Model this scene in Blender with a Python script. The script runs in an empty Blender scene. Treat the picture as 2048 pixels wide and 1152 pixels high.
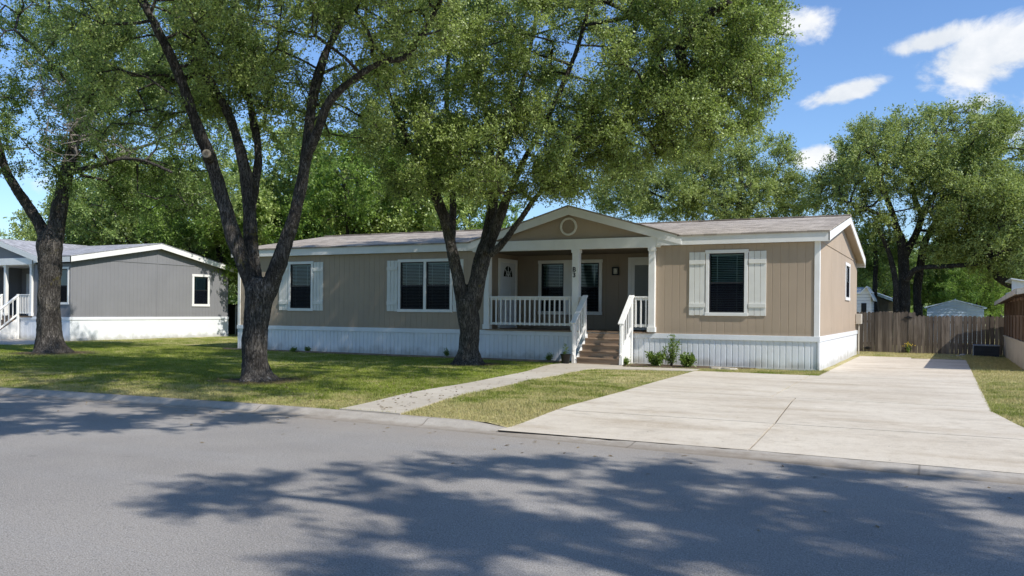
import bpy, math, random
import numpy as np
from math import radians, sin, cos, pi
from mathutils import Matrix, Vector

rng = np.random.default_rng(7)
random.seed(7)
scene = bpy.context.scene
COL = scene.collection

# ------------------------------------------------------------------ camera maths
FOC, HY, YAW, ROLL, CZ = 1706.5, 622.1, .4703, .0089, 1.57
_R = np.array([cos(YAW), sin(YAW), 0.]); _F = np.array([-sin(YAW), cos(YAW), 0.]); _U = np.array([0, 0, 1.])
R2 = cos(ROLL)*_R + sin(ROLL)*_U
U2 = cos(ROLL)*_U - sin(ROLL)*_R
CAM = np.array([0, 0, CZ])
def _ray(px, py): return R2*(px-1024) + U2*(HY-py) + _F*FOC
def G(px, py, z=.12):            # point of the ground seen there
    d = _ray(px, py); return CAM + d*((z-CZ)/d[2])
def PY(px, py, y):               # point of the wall plane y
    d = _ray(px, py); return CAM + d*(y/d[1])
def PX(px, py, x):
    d = _ray(px, py); return CAM + d*(x/d[0])
def D(px, py, dist):             # point at a forward distance
    return CAM + _ray(px, py)*(dist/FOC)

# ------------------------------------------------------------------ materials
def new_mat(name):
    m = bpy.data.materials.new(name); m.use_nodes = True
    nt = m.node_tree; nt.nodes.clear()
    out = nt.nodes.new('ShaderNodeOutputMaterial')
    return m, nt, out
class N:
    """tiny node-graph helper"""
    def __init__(s, nt): s.nt = nt
    def node(s, t, **kw):
        n = s.nt.nodes.new(t)
        for k, v in kw.items(): setattr(n, k, v)
        return n
    def put(s, sock, v):
        if isinstance(v, bpy.types.NodeSocket): s.nt.links.new(v, sock)
        elif v is not None:
            if hasattr(sock.default_value, '__len__') and not hasattr(v, '__len__'): v = [v]*len(sock.default_value)
            if hasattr(v, '__len__') and len(sock.default_value) == 4 and len(v) == 3: v = (*v, 1)
            sock.default_value = v
    def pos(s): return s.node('ShaderNodeNewGeometry').outputs['Position']
    def noise(s, scale, detail=4, vec=None, rough=.55, dist=0):
        n = s.node('ShaderNodeTexNoise'); n.inputs['Scale'].default_value = scale
        n.inputs['Detail'].default_value = detail; n.inputs['Roughness'].default_value = rough
        n.inputs['Distortion'].default_value = dist
        s.put(n.inputs['Vector'], vec if vec is not None else s.pos()); return n.outputs['Fac']
    def voro(s, scale, vec=None, feature='F1', out='Distance', rnd=1.):
        n = s.node('ShaderNodeTexVoronoi', feature=feature); n.inputs['Scale'].default_value = scale
        n.inputs['Randomness'].default_value = rnd
        s.put(n.inputs['Vector'], vec if vec is not None else s.pos()); return n.outputs[out]
    def scale(s, v, sc, off=(0, 0, 0), rot=(0, 0, 0)):
        n = s.node('ShaderNodeMapping'); s.put(n.inputs['Vector'], v)
        n.inputs['Scale'].default_value = sc; n.inputs['Location'].default_value = off
        n.inputs['Rotation'].default_value = rot; return n.outputs[0]
    def m(s, op, a, b=None, c=None, clamp=False):
        n = s.node('ShaderNodeMath', operation=op); n.use_clamp = clamp
        s.put(n.inputs[0], a)
        if b is not None: s.put(n.inputs[1], b)
        if c is not None: s.put(n.inputs[2], c)
        return n.outputs[0]
    def vm(s, op, a, b=None, out=0):
        n = s.node('ShaderNodeVectorMath', operation=op); s.put(n.inputs[0], a)
        if b is not None: s.put(n.inputs[1], b)
        return n.outputs[out]
    def ramp(s, f, lo, hi, a=0., b=1., smooth=True):
        n = s.node('ShaderNodeMapRange'); n.interpolation_type = 'SMOOTHSTEP' if smooth else 'LINEAR'
        s.put(n.inputs['Value'], f); n.inputs['From Min'].default_value = lo; n.inputs['From Max'].default_value = hi
        n.inputs['To Min'].default_value = a; n.inputs['To Max'].default_value = b
        return n.outputs['Result']
    def mix(s, f, a, b, mode='MIX'):
        n = s.node('ShaderNodeMix', data_type='RGBA', blend_type=mode)
        s.put(n.inputs[0], f); s.put(n.inputs[6], a); s.put(n.inputs[7], b); return n.outputs[2]
    def sep(s, v):
        n = s.node('ShaderNodeSeparateXYZ'); s.put(n.inputs[0], v); return n.outputs
    def bump(s, h, strength=.3, dist=.01):
        n = s.node('ShaderNodeBump'); n.inputs['Strength'].default_value = strength
        n.inputs['Distance'].default_value = dist; s.put(n.inputs['Height'], h); return n.outputs[0]
    def attr(s, name): 
        n = s.node('ShaderNodeAttribute'); n.attribute_name = name; return n.outputs['Fac']
    def bsdf(s, col, rough=.7, normal=None, metal=0., spec=.5):
        n = s.node('ShaderNodeBsdfPrincipled'); s.put(n.inputs['Base Color'], col)
        s.put(n.inputs['Roughness'], rough); n.inputs['Metallic'].default_value = metal
        n.inputs['Specular IOR Level'].default_value = spec
        if normal is not None: s.put(n.inputs['Normal'], normal)
        return n.outputs[0]

def paint(name, col, rough=.55, var=.08, scale=1.2, dirt=.0, dirt_z=(.15, .6), dirtcol=(.25, .2, .14), bumpy=.15, streak=.1, spec=.35):
    m, nt, out = new_mat(name); n = N(nt); p = n.pos()
    c = np.array(col)
    big = n.noise(scale, 5, p)
    c1 = n.mix(n.ramp(big, .3, .7), tuple(c*(1-var)), tuple(np.minimum(c*(1+var), .95)))
    st = n.noise(1., 4, n.scale(p, (9, 9, .5)))
    c1 = n.mix(n.ramp(st, .5, .8, 0, streak), c1, tuple(c*.55))
    if dirt:
        z = n.sep(p)[2]
        dn = n.m('ADD', z, n.m('MULTIPLY', n.m('SUBTRACT', n.noise(3, 5, p), .5), .5))
        c1 = n.mix(n.ramp(dn, dirt_z[0], dirt_z[1], dirt, 0), c1, dirtcol)
    h = n.noise(60, 3, n.scale(p, (1, 1, .15)))
    nt.links.new(n.bsdf(c1, rough, n.bump(h, bumpy, .004), spec=spec), out.inputs[0])
    return m

M = {}
M['white'] = paint('white_trim_paint', (.84, .83, .80), .5, .04, 2, .25, (.1, .3), (.35, .3, .24), streak=.08)
M['skirt'] = paint('white_skirting_vinyl', (.80, .82, .84), .45, .04, 1.5, .55, (.12, .42), (.30, .27, .22), streak=.10)
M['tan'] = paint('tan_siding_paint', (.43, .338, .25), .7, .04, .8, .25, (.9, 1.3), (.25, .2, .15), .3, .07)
M['tanshade'] = paint('tan_siding_porch_shade', (.31, .25, .19), .75, .05, .8)  # same tan siding, with the shade of the porch recess put into its colour
M['ceil'] = paint('shade_brown_porch_ceiling', (.17, .135, .10), .8, .05, 1)  # ceiling colour darkened to paint in the dimness of the porch
M['grey'] = paint('grey_siding_paint', (.225, .225, .235), .7, .04, .8, .15, (1.1, 1.5), (.15, .14, .13), .25, .06)
M['ring'] = paint('faded_vent_ring', (.74, .70, .62), .6, .05, 3)
M['cream'] = paint('cream_shutter_paint', (.76, .75, .70), .55, .04, 3, streak=.12)
M['whitedoor'] = paint('white_door_paint', (.72, .75, .78), .4, .03, 2)
M['greydoor'] = paint('grey_screen_door', (.21, .22, .21), .5, .06, 2)
M['black'] = paint('black_metal', (.012, .013, .015), .4, .2, 5)
M['sash'] = paint('dark_window_sash', (.018, .019, .022), .4, .1, 5)
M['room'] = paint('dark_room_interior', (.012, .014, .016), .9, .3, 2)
M['blind'] = paint('window_blind_slats', (.70, .80, .77), .6, .04, 6, streak=.0)
M['blindwhite'] = paint('pale_curtain', (.35, .38, .40), .7, .1, 1)
M['lampglass'] = paint('frosted_lamp_glass', (.55, .52, .42), .3, .1, 9)
M['number'] = paint('dark_number_metal', (.035, .035, .04), .35, .2, 9)
M['bluemetal'] = paint('pale_blue_shed_metal', (.58, .72, .92), .4, .05, .6, streak=.2)
M['shedwhite'] = paint('white_shed_siding', (.7, .73, .76), .6, .05, 1.)
M['taupe'] = paint('taupe_house_siding', (.15, .125, .10), .7, .08, 1.)
M['tanwall'] = paint('aged_tan_panel', (.52, .45, .36), .7, .08, 1.5, .35, (.1, .5), (.2, .17, .12), streak=.35)
M['darkbox'] = paint('dark_blue_plastic', (.022, .03, .045), .5, .15, 3)
M['greylid'] = paint('grey_plastic_lid', (.25, .28, .32), .5, .1, 3)
M['plasticpot'] = paint('black_plastic_pot', (.012, .012, .012), .4, .2, 4)
M['meter'] = paint('beige_meter_box_paint', (.55, .50, .42), .45, .05, 4)

def wood(name, a, b, sc=(14, 14, 1.2), rough=.8, knots=True):
    m, nt, out = new_mat(name); n = N(nt); p = n.pos()
    g = n.noise(1., 6, n.scale(p, sc), .65)
    c = n.mix(n.ramp(g, .3, .7), a, b)
    v = n.noise(.6, 3, p)
    c = n.mix(n.ramp(v, .35, .7, 0, .45), c, tuple(np.array(a)*.6))
    at = n.attr('tint')
    c = n.mix(n.ramp(at, 0, 1, .0, .55), c, tuple(np.array(a)*.35))
    if knots:
        k = n.voro(2.2, n.scale(p, (1, 1, .6)))
        c = n.mix(n.ramp(k, .03, .07, .7, 0), c, tuple(np.array(a)*.25))
    nt.links.new(n.bsdf(c, rough, n.bump(g, .4, .01), spec=.2), out.inputs[0])
    return m
M['fence'] = wood('weathered_fence_wood', (.15, .118, .09), (.33, .275, .22))
M['deck'] = wood('brown_stair_boards', (.35, .245, .165), (.54, .40, .29), (1.5, 14, 14), .6, False)
M['brownwood'] = wood('dark_brown_porch_wood', (.15, .095, .065), (.30, .20, .14))
M['fencedark'] = wood('dark_fence_wood', (.05, .045, .04), (.10, .09, .08))

def shingle_mat(name, a, b, c_):
    m, nt, out = new_mat(name); n = N(nt); p = n.pos()
    br = n.node('ShaderNodeTexBrick'); br.inputs['Scale'].default_value = 1
    br.inputs['Brick Width'].default_value = .33; br.inputs['Row Height'].default_value = .145
    br.inputs['Mortar Size'].default_value = .008; br.inputs['Mortar Smooth'].default_value = .3
    br.inputs['Bias'].default_value = 0
    br.inputs['Color1'].default_value = (0, 0, 0, 1); br.inputs['Color2'].default_value = (1, 1, 1, 1)
    br.inputs['Mortar'].default_value = (.5, .5, .5, 1)
    n.put(br.inputs['Vector'], p)
    r = n.sep(br.outputs['Color'])[0]
    nz = n.noise(2.2, 5, n.scale(p, (1, 1.6, 1)))
    col = n.mix(n.ramp(n.m('ADD', n.m('MULTIPLY', r, .55), n.m('MULTIPLY', nz, .6)), .25, .85), a, b)
    col = n.mix(n.ramp(n.noise(140, 2, p), .4, .75, 0, .5), col, c_)
    col = n.mix(n.m('MULTIPLY', br.outputs['Fac'], .45), col, (.05, .045, .04))
    h = n.m('SUBTRACT', n.m('MULTIPLY', r, .4), br.outputs['Fac'])
    nt.links.new(n.bsdf(col, .9, n.bump(h, .5, .01), spec=.2), out.inputs[0])
    return m
M['shingle'] = shingle_mat('brown_grey_shingles', (.22, .185, .15), (.47, .41, .345), (.57, .505, .435))
M['shingle2'] = shingle_mat('grey_shingles', (.24, .24, .255), (.40, .40, .42), (.5, .5, .52))

def asphalt():
    m, nt, out = new_mat('worn_asphalt'); n = N(nt); p = n.pos()
    f = n.noise(95, 3, p, .8); f1 = n.noise(42, 3, n.scale(p, (1, 1, 1), (3, 7, 1)), .75); f2 = n.noise(13, 5, p, .7); big = n.noise(.45, 6, p); st = n.noise(1, 5, n.scale(p, (.22, 1.5, 1)))
    c = n.mix(n.ramp(big, .3, .7), (.262, .24, .216), (.355, .325, .29))
    c = n.mix(n.ramp(st, .45, .75, 0, .4), c, (.34, .325, .31))
    c = n.mix(n.ramp(f2, .5, .72, 0, .35), c, (.17, .165, .16))
    c = n.mix(n.ramp(f, .48, .68, .0, .75), c, (.52, .505, .49))
    c = n.mix(n.ramp(f, .50, .32, 0, .85), c, (.09, .088, .09))
    c = n.mix(n.ramp(f1, .55, .70, 0, .55), c, (.46, .45, .435))
    c = n.mix(n.ramp(f1, .45, .32, 0, .6), c, (.11, .11, .11))
    v = n.voro(17, p); c = n.mix(n.ramp(v, .05, .10, .7, 0), c, (.6, .58, .55))
    o = n.noise(1.7, 3, n.scale(p, (.8, 1.3, 1), (3, 1, 0)))
    c = n.mix(n.ramp(o, .68, .76, 0, .3), c, (.07, .07, .075))
    y = n.sep(p)[1]
    dn = n.m('ADD', y, n.m('MULTIPLY', n.m('SUBTRACT', n.noise(1.3, 5, p), .5), 1.6))
    c = n.mix(n.ramp(dn, 8.3, 9.7, 0, .5), c, (.36, .31, .255))
    h = n.m('ADD', n.m('MULTIPLY', f, .6), n.m('MULTIPLY', f1, .6))
    nt.links.new(n.bsdf(c, .9, n.bump(h, .8, .015), spec=.2), out.inputs[0])
    return m
M['asphalt'] = asphalt()

def concrete(name, a, b, stain=.4, warm=(.30, .24, .17)):
    m, nt, out = new_mat(name); n = N(nt); p = n.pos()
    big = n.noise(.5, 6, p, .6); st = n.noise(1, 6, n.scale(p, (.35, 1.7, 1)), .65); f = n.noise(70, 3, p, .8); md = n.noise(6, 6, p, .75)
    c = n.mix(n.ramp(big, .3, .7), a, b)
    c = n.mix(n.ramp(st, .46, .72, 0, stain), c, warm)
    s2 = n.noise(2.3, 6, n.scale(p, (.6, 1.5, 1), (8, 2, 0)), .7)
    c = n.mix(n.ramp(s2, .53, .72, 0, stain*.8), c, tuple(np.array(a)*.6))
    c = n.mix(n.ramp(md, .5, .75, 0, stain*.8), c, tuple(np.array(warm)*.9))
    c = n.mix(n.ramp(md, .48, .3, 0, .35), c, tuple(np.minimum(np.array(b)*1.15, .9)))
    c = n.mix(n.ramp(f, .5, .72, 0, .4), c, tuple(np.minimum(np.array(b)*1.2, .9)))
    c = n.mix(n.ramp(f, .46, .3, 0, .45), c, tuple(np.array(a)*.6))
    c = n.mix(n.ramp(n.voro(3.1, p), .02, .045, .75, 0), c, (.12, .09, .06))
    cr = n.voro(.42, n.vm('ADD', p, n.vm('MULTIPLY', n.node('ShaderNodeTexNoise').outputs['Color'], (.0, .0, 0))), 'DISTANCE_TO_EDGE')
    nt.links.new(n.bsdf(c, .9, n.bump(f, .4, .006), spec=.2), out.inputs[0])
    return m
M['concrete'] = concrete('pale_driveway_concrete', (.54, .475, .385), (.64, .575, .475), .60, (.37, .29, .20))
M['walk'] = concrete('walkway_concrete', (.45, .40, .33), (.55, .50, .42), .42, (.36, .29, .21))
M['curb'] = concrete('curb_concrete', (.36, .325, .28), (.47, .43, .375), .5, (.20, .16, .12))
def kerb_joints():
    nt = M['curb'].node_tree; n = N(nt); pb = [k for k in nt.nodes if k.type == 'BSDF_PRINCIPLED'][0]
    src = pb.inputs['Base Color'].links[0].from_socket; sp = n.sep(n.pos())
    fr = n.m('FRACT', n.m('DIVIDE', n.m('ADD', sp[0], 200.), 3.05)); d = n.m('ABSOLUTE', n.m('SUBTRACT', fr, .5))
    c = n.mix(n.ramp(d, .002, .005, .5, 0), src, (.07, .055, .04))
    low = n.m('ADD', sp[2], n.m('MULTIPLY', n.m('SUBTRACT', n.noise(5, 5), .5), .05))
    c = n.mix(n.ramp(low, .035, .0, 0, .5), c, (.19, .15, .11))
    nt.links.new(c, pb.inputs['Base Color'])
kerb_joints()

TRUNKS = [(-25.37, 17.58, 1.5), (-12.48, 13.14, 1.15), (-11.66, 20.34, 1.0)]
def lawn_color(n, p):
    """shared by the turf sheet and the blades so they agree from any side"""
    a = n.noise(.35, 4, p); b = n.noise(1.7, 5, p, .65); c = n.noise(14, 3, p, .7)
    s = n.sep(p); x, y = s[0], s[1]
    green = n.mix(n.ramp(b, .3, .7), (.15, .20, .022), (.30, .36, .05))
    dry = n.mix(n.ramp(c, .3, .7), (.48, .40, .20), (.66, .57, .31))
    # drier to the right of the walkway and beside the driveway
    dr = n.m('ADD', n.ramp(x, -10, -5.5, .10, .48), n.m('MULTIPLY', n.m('SUBTRACT', b, .5), 2.3))
    dr = n.m('ADD', dr, n.m('MULTIPLY', n.m('SUBTRACT', a, .48), 1.2))
    dr = n.m('ADD', dr, n.ramp(y, 22.5, 24.5, 0, .25))
    dr = n.m('ADD', dr, n.ramp(y, 13.0, 10.0, 0, .42))
    col = n.mix(n.ramp(dr, .12, .72, 0, .9), green, dry)
    dirt = None
    for tx, ty, r in TRUNKS:
        d = n.vm('DISTANCE', n.vm('MULTIPLY', p, (1, 1, 0)), (tx+.15, ty-.1, 0), 'Value')
        d = n.m('ADD', d, n.m('MULTIPLY', n.m('SUBTRACT', b, .5), 1.3))
        q = n.ramp(d, r*.5, r*1.2, .95, 0)  # brown earth ring, also painting in the shadow under the tree base
        dirt = q if dirt is None else n.m('MAXIMUM', dirt, q)
    return col, dirt, c
def turf():
    m, nt, out = new_mat('lawn_turf'); n = N(nt); p = n.pos()
    col, dirt, c = lawn_color(n, p)
    col = n.mix(n.ramp(c, .55, .35, 0, .5), col, (.03, .035, .012))
    col = n.mix(dirt, col, (.10, .072, .05))
    h = n.noise(55, 3, p, .8)
    nt.links.new(n.bsdf(col, .95, n.bump(h, .8, .03), spec=.1), out.inputs[0])
    return m
M['turf'] = turf()
def blade_mat():
    m, nt, out = new_mat('grass_blades'); n = N(nt); p = n.pos()
    col, dirt, c = lawn_color(n, n.vm('MULTIPLY', p, (1, 1, 0)))
    t = n.attr('tint')
    col = n.mix(n.ramp(t, 0, 1, 0, .55), col, (.36, .39, .12))
    col = n.mix(n.ramp(t, .82, 1., 0, .8), col, (.52, .45, .26))
    col = n.mix(n.m('MULTIPLY', dirt, .7), col, (.12, .09, .055))
    d = n.node('ShaderNodeBsdfDiffuse'); n.put(d.inputs[0], col)
    tr = n.node('ShaderNodeBsdfTranslucent'); n.put(tr.inputs[0], col)
    mx = n.node('ShaderNodeMixShader'); mx.inputs[0].default_value = .35
    nt.links.new(d.outputs[0], mx.inputs[1]); nt.links.new(tr.outputs[0], mx.inputs[2])
    nt.links.new(mx.outputs[0], out.inputs[0]); return m
M['blades'] = blade_mat()
def soil():
    m, nt, out = new_mat('garden_soil'); n = N(nt); p = n.pos()
    a = n.noise(8, 6, p, .7); v = n.voro(30, p)
    c = n.mix(n.ramp(a, .3, .7), (.05, .035, .025), (.19, .145, .10))
    c = n.mix(n.ramp(v, .1, .2, .5, 0), c, (.3, .24, .17))
    nt.links.new(n.bsdf(c, .95, n.bump(a, .8, .03), spec=.1), out.inputs[0]); return m
M['soil'] = soil()
def farground():
    m, nt, out = new_mat('far_ground_grass'); n = N(nt); p = n.pos()
    a = n.noise(.3, 6, p, .6)
    c = n.mix(n.ramp(a, .3, .7), (.06, .08, .02), (.17, .155, .07))
    nt.links.new(n.bsdf(c, .95, spec=.1), out.inputs[0]); return m
M['far'] = farground()

def bark(name, a=(.032, .028, .025), b=(.24, .215, .19), lichen=.5):
    m, nt, out = new_mat(name); n = N(nt); p = n.pos()
    wv = n.noise(2.2, 3, p)
    wob = n.vm('MULTIPLY', n.vm('SUBTRACT', n.node('ShaderNodeTexNoise').outputs['Color'], (.5, .5, .5)), (.0, .0, .0))
    r1 = n.m('ABSOLUTE', n.m('SUBTRACT', n.noise(1, 4, n.scale(p, (17, 17, 3.2)), .6, 1.2), .5))
    r2 = n.m('ABSOLUTE', n.m('SUBTRACT', n.noise(1, 4, n.scale(p, (34, 34, 7), (3, 1, 7)), .65, .8), .5))
    ridge = n.m('ADD', n.ramp(r1, .0, .13, 0, .65), n.ramp(r2, .0, .14, 0, .35))
    fl = n.noise(1, 3, n.scale(p, (30, 30, 12), (1, 5, 2)), .7)
    c = n.mix(ridge, a, b)
    c = n.mix(n.m('MULTIPLY', n.ramp(fl, .54, .66), ridge), c, (.34, .31, .28))
    c = n.mix(n.ramp(wv, .42, .68, 0, .6), c, tuple(np.array(a)*1.1))
    gr = n.noise(5, 4, p, .6)
    c = n.mix(n.m('MULTIPLY', n.ramp(gr, .62, .70, 0, .8), ridge), c, (.27, .27, .25))
    if lichen:
        ly = n.noise(3.2, 5, n.scale(p, (1, 1, 1), (5, 9, 2)), .7)
        z = n.sep(p)[2]
        zz = n.m('MULTIPLY', n.ramp(z, 1.2, 2.2), n.ramp(z, 6.5, 4.2))
        c = n.mix(n.m('MULTIPLY', n.m('MULTIPLY', n.ramp(ly, .60, .68), zz), lichen), c, (.20, .17, .04))
    nt.links.new(n.bsdf(c, .9, n.bump(ridge, .9, .04), spec=.12), out.inputs[0]); return m
M['bark'] = bark('furrowed_dark_bark')
M['barkfar'] = bark('grey_far_bark', (.03, .027, .024), (.12, .11, .10), 0)
M['twig'] = paint('bare_grey_twigs', (.24, .21, .18), .9, .2, 3)
M['cutwood'] = paint('pale_cut_wood', (.45, .36, .26), .9, .15, 20)

def leaf_mat(name, dark, light, trans, rare=(.30, .27, .07), gloss=.10):
    m, nt, out = new_mat(name); n = N(nt); t = n.attr('tint')
    c = n.mix(n.ramp(t, .0, .9), dark, light)
    c = n.mix(n.ramp(t, .95, 1., 0, .6), c, rare)
    d = n.node('ShaderNodeBsdfDiffuse'); n.put(d.inputs[0], c)
    tr = n.node('ShaderNodeBsdfTranslucent'); n.put(tr.inputs[0], n.mix(n.ramp(t, 0, 1), tuple(np.array(trans)*.7), trans))
    mx = n.node('ShaderNodeMixShader'); mx.inputs[0].default_value = .42
    nt.links.new(d.outputs[0], mx.inputs[1]); nt.links.new(tr.outputs[0], mx.inputs[2])
    g = n.node('ShaderNodeBsdfGlossy'); g.inputs['Roughness'].default_value = .47; g.inputs[0].default_value = (.8, .85, .8, 1)
    m2 = n.node('ShaderNodeMixShader'); m2.inputs[0].default_value = gloss
    nt.links.new(mx.outputs[0], m2.inputs[1]); nt.links.new(g.outputs[0], m2.inputs[2])
    nt.links.new(m2.outputs[0], out.inputs[0]); return m
M['leafA'] = leaf_mat('oak_leaves', (.05, .082, .02), (.52, .63, .19), (.48, .62, .13), gloss=.055)
M['leafB'] = leaf_mat('dark_oak_leaves', (.045, .075, .02), (.35, .46, .14), (.34, .50, .08), gloss=.045)
M['leafC'] = leaf_mat('bright_elm_leaves', (.06, .11, .02), (.30, .43, .09), (.34, .52, .07), gloss=.03)
M['leafD'] = leaf_mat('olive_leaves', (.08, .115, .032), (.48, .56, .20), (.46, .57, .12), gloss=.03)
M['leafS'] = leaf_mat('street_tree_leaves', (.03, .05, .015), (.10, .14, .04), (.05, .08, .012), gloss=.05)
M['weed'] = leaf_mat('weed_leaves', (.07, .13, .02), (.20, .29, .05), (.25, .36, .05), (.40, .20, .08), .05)
M['dryleaf'] = leaf_mat('fallen_dry_leaves', (.16, .11, .06), (.40, .32, .20), (.25, .18, .1), (.5, .42, .28), .02)
M['yellow'] = paint('yellow_petals', (.65, .45, .03), .7, .1, 9)

def glass():
    m, nt, out = new_mat('window_glass'); n = N(nt)
    tr = n.node('ShaderNodeBsdfTransparent'); tr.inputs[0].default_value = (.66, .76, .76, 1)
    g = n.node('ShaderNodeBsdfGlossy'); g.inputs['Roughness'].default_value = .04; g.inputs[0].default_value = (.8, .85, .9, 1)
    fr = n.node('ShaderNodeFresnel'); fr.inputs[0].default_value = 1.45
    mx = n.node('ShaderNodeMixShader')
    nt.links.new(fr.outputs[0], mx.inputs[0]); nt.links.new(tr.outputs[0], mx.inputs[1]); nt.links.new(g.outputs[0], mx.inputs[2])
    nt.links.new(mx.outputs[0], out.inputs[0]); return m
M['glass'] = glass()
def screen():
    m, nt, out = new_mat('insect_screen'); n = N(nt)
    tr = n.node('ShaderNodeBsdfTransparent'); tr.inputs[0].default_value = (.85, .85, .9, 1)
    d = n.node('ShaderNodeBsdfDiffuse'); d.inputs[0].default_value = (.008, .009, .014, 1)
    mx = n.node('ShaderNodeMixShader'); mx.inputs[0].default_value = .62
    nt.links.new(tr.outputs[0], mx.inputs[1]); nt.links.new(d.outputs[0], mx.inputs[2])
    nt.links.new(mx.outputs[0], out.inputs[0]); return m
M['screen'] = screen()

# ------------------------------------------------------------------ object helpers
def tag(o, label=None, cat=None, group=None, kind=None):
    if label: o['label'] = label
    if cat: o['category'] = cat
    if group: o['group'] = group
    if kind: o['kind'] = kind
    return o
def thing(name, loc, label, cat, group=None):
    o = bpy.data.objects.new(name, None); COL.objects.link(o); o.location = loc
    o.empty_display_size = .2
    o['_base'] = [float(v) for v in loc]
    return tag(o, label, cat, group)
BASE = {}
def base_of(o):
    while o is not None:
        if o.name in BASE: return BASE[o.name]
        o = o.parent
    return np.zeros(3)
class MB:
    def __init__(s): s.v = []; s.f = []; s.t = []
    def add(s, verts, faces, tint=None):
        b = len(s.v); s.v += [tuple(map(float, q)) for q in verts]; s.f += [tuple(i+b for i in f) for f in faces]
        tv = random.random() if tint is None else tint
        s.t += [tv]*len(faces)
    def box(s, x0, x1, y0, y1, z0, z1):
        V = [(x, y, z) for x in (x0, x1) for y in (y0, y1) for z in (z0, z1)]
        s.add(V, [(0, 1, 3, 2), (4, 6, 7, 5), (0, 4, 5, 1), (2, 3, 7, 6), (0, 2, 6, 4), (1, 5, 7, 3)])
    def mbox(s, mp, a0, a1, b0, b1, n0, n1):
        V = [mp(a, b, n) for a in (a0, a1) for n in (n0, n1) for b in (b0, b1)]
        s.add(V, [(0, 1, 3, 2), (4, 6, 7, 5), (0, 4, 5, 1), (2, 3, 7, 6), (0, 2, 6, 4), (1, 5, 7, 3)])
    def poly(s, pts, mp, n0, n1):     # extruded polygon, pts (a,b)
        k = len(pts); V = [mp(a, b, n0) for a, b in pts] + [mp(a, b, n1) for a, b in pts]
        s.add(V, [tuple(range(k))[::-1], tuple(range(k, 2*k))] + [(i, (i+1) % k, k+(i+1) % k, k+i) for i in range(k)])
    def beam(s, p, q, w, h, up=(0, 0, 1)):
        p, q = np.array(p, float), np.array(q, float); d = q-p; d /= np.linalg.norm(d)
        sd = np.cross(d, up); sd /= np.linalg.norm(sd); u = np.cross(sd, d)
        V = [e + sd*a*w/2 + u*b*h/2 for e in (p, q) for a in (-1, 1) for b in (-1, 1)]
        s.add(V, [(0, 1, 3, 2), (4, 6, 7, 5), (0, 4, 5, 1), (2, 3, 7, 6), (0, 2, 6, 4), (1, 5, 7, 3)])
    def tube(s, P, r, n=8, cap=True):
        P = np.array(P, float); k = len(P); r = np.broadcast_to(r, (k,))
        T = np.gradient(P, axis=0) if k > 1 else P; T /= np.linalg.norm(T, axis=1)[:, None]+1e-9
        ref = np.array([1., .1, .05]) if abs(T[0][0]) < .9 else np.array([.1, 1, 0])
        V = []
        for i in range(k):
            a = np.cross(T[i], ref); a /= np.linalg.norm(a); b = np.cross(T[i], a)
            for j in range(n):
                th = 2*pi*j/n; V.append(P[i]+r[i]*(a*cos(th)+b*sin(th)))
        Fc = [(i*n+j, i*n+(j+1) % n, (i+1)*n+(j+1) % n, (i+1)*n+j) for i in range(k-1) for j in range(n)]
        if cap: Fc += [tuple(range(n))[::-1], tuple(range((k-1)*n, k*n))]
        s.add(V, Fc)
    def build(s, name, mat, parent=None, loc=None, smooth=False, bevel=0):
        base = base_of(parent) if parent is not None else (np.array(loc, float) if loc is not None else np.zeros(3))
        me = bpy.data.meshes.new(name); me.from_pydata([tuple(np.array(v)-base) for v in s.v], [], s.f)
        at = me.attributes.new('tint', 'FLOAT', 'FACE'); at.data.foreach_set('value', s.t)
        me.materials.append(mat); me.update()
        if smooth: me.shade_smooth()
        o = bpy.data.objects.new(name, me); COL.objects.link(o)
        if parent is not None: o.parent = parent
        else: o.location = base; BASE[o.name] = base
        if bevel:
            bv = o.modifiers.new('bevel', 'BEVEL'); bv.width = bevel; bv.segments = 1; bv.limit_method = 'ANGLE'
        return o
def root(name, loc, label, cat, group=None):
    o = bpy.data.objects.new(name, None); COL.objects.link(o); o.location = loc; o.empty_display_size = .2
    BASE[o.name] = np.array(loc, float); return tag(o, label, cat, group)
def np_mesh(name, V, F, mat, tint=None, smooth=False):
    """V (n,3), F (m,k) constant k"""
    me = bpy.data.meshes.new(name); m, k = F.shape
    me.vertices.add(len(V)); me.vertices.foreach_set('co', np.ascontiguousarray(V, dtype=np.float32).ravel())
    me.loops.add(m*k); me.loops.foreach_set('vertex_index', np.ascontiguousarray(F, dtype=np.int32).ravel())
    me.polygons.add(m); me.polygons.foreach_set('loop_start', np.arange(0, m*k, k, dtype=np.int32))
    try: me.polygons.foreach_set('loop_total', np.full(m, k, dtype=np.int32))
    except Exception: pass
    if tint is not None:
        a = me.attributes.new('tint', 'FLOAT', 'FACE'); a.data.foreach_set('value', np.ascontiguousarray(tint, dtype=np.float32))
    me.materials.append(mat); me.update(calc_edges=True)
    if smooth: me.shade_smooth()
    return me
def link(name, me, parent=None, loc=None):
    o = bpy.data.objects.new(name, me); COL.objects.link(o)
    if parent is not None: o.parent = parent
    elif loc is not None: o.location = loc
    return o

def front(Y): return lambda a, b, n: (a, Y-n, b)
def right(X): return lambda a, b, n: (X+n, a, b)
def left(X): return lambda a, b, n: (X-n, a, b)

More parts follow.
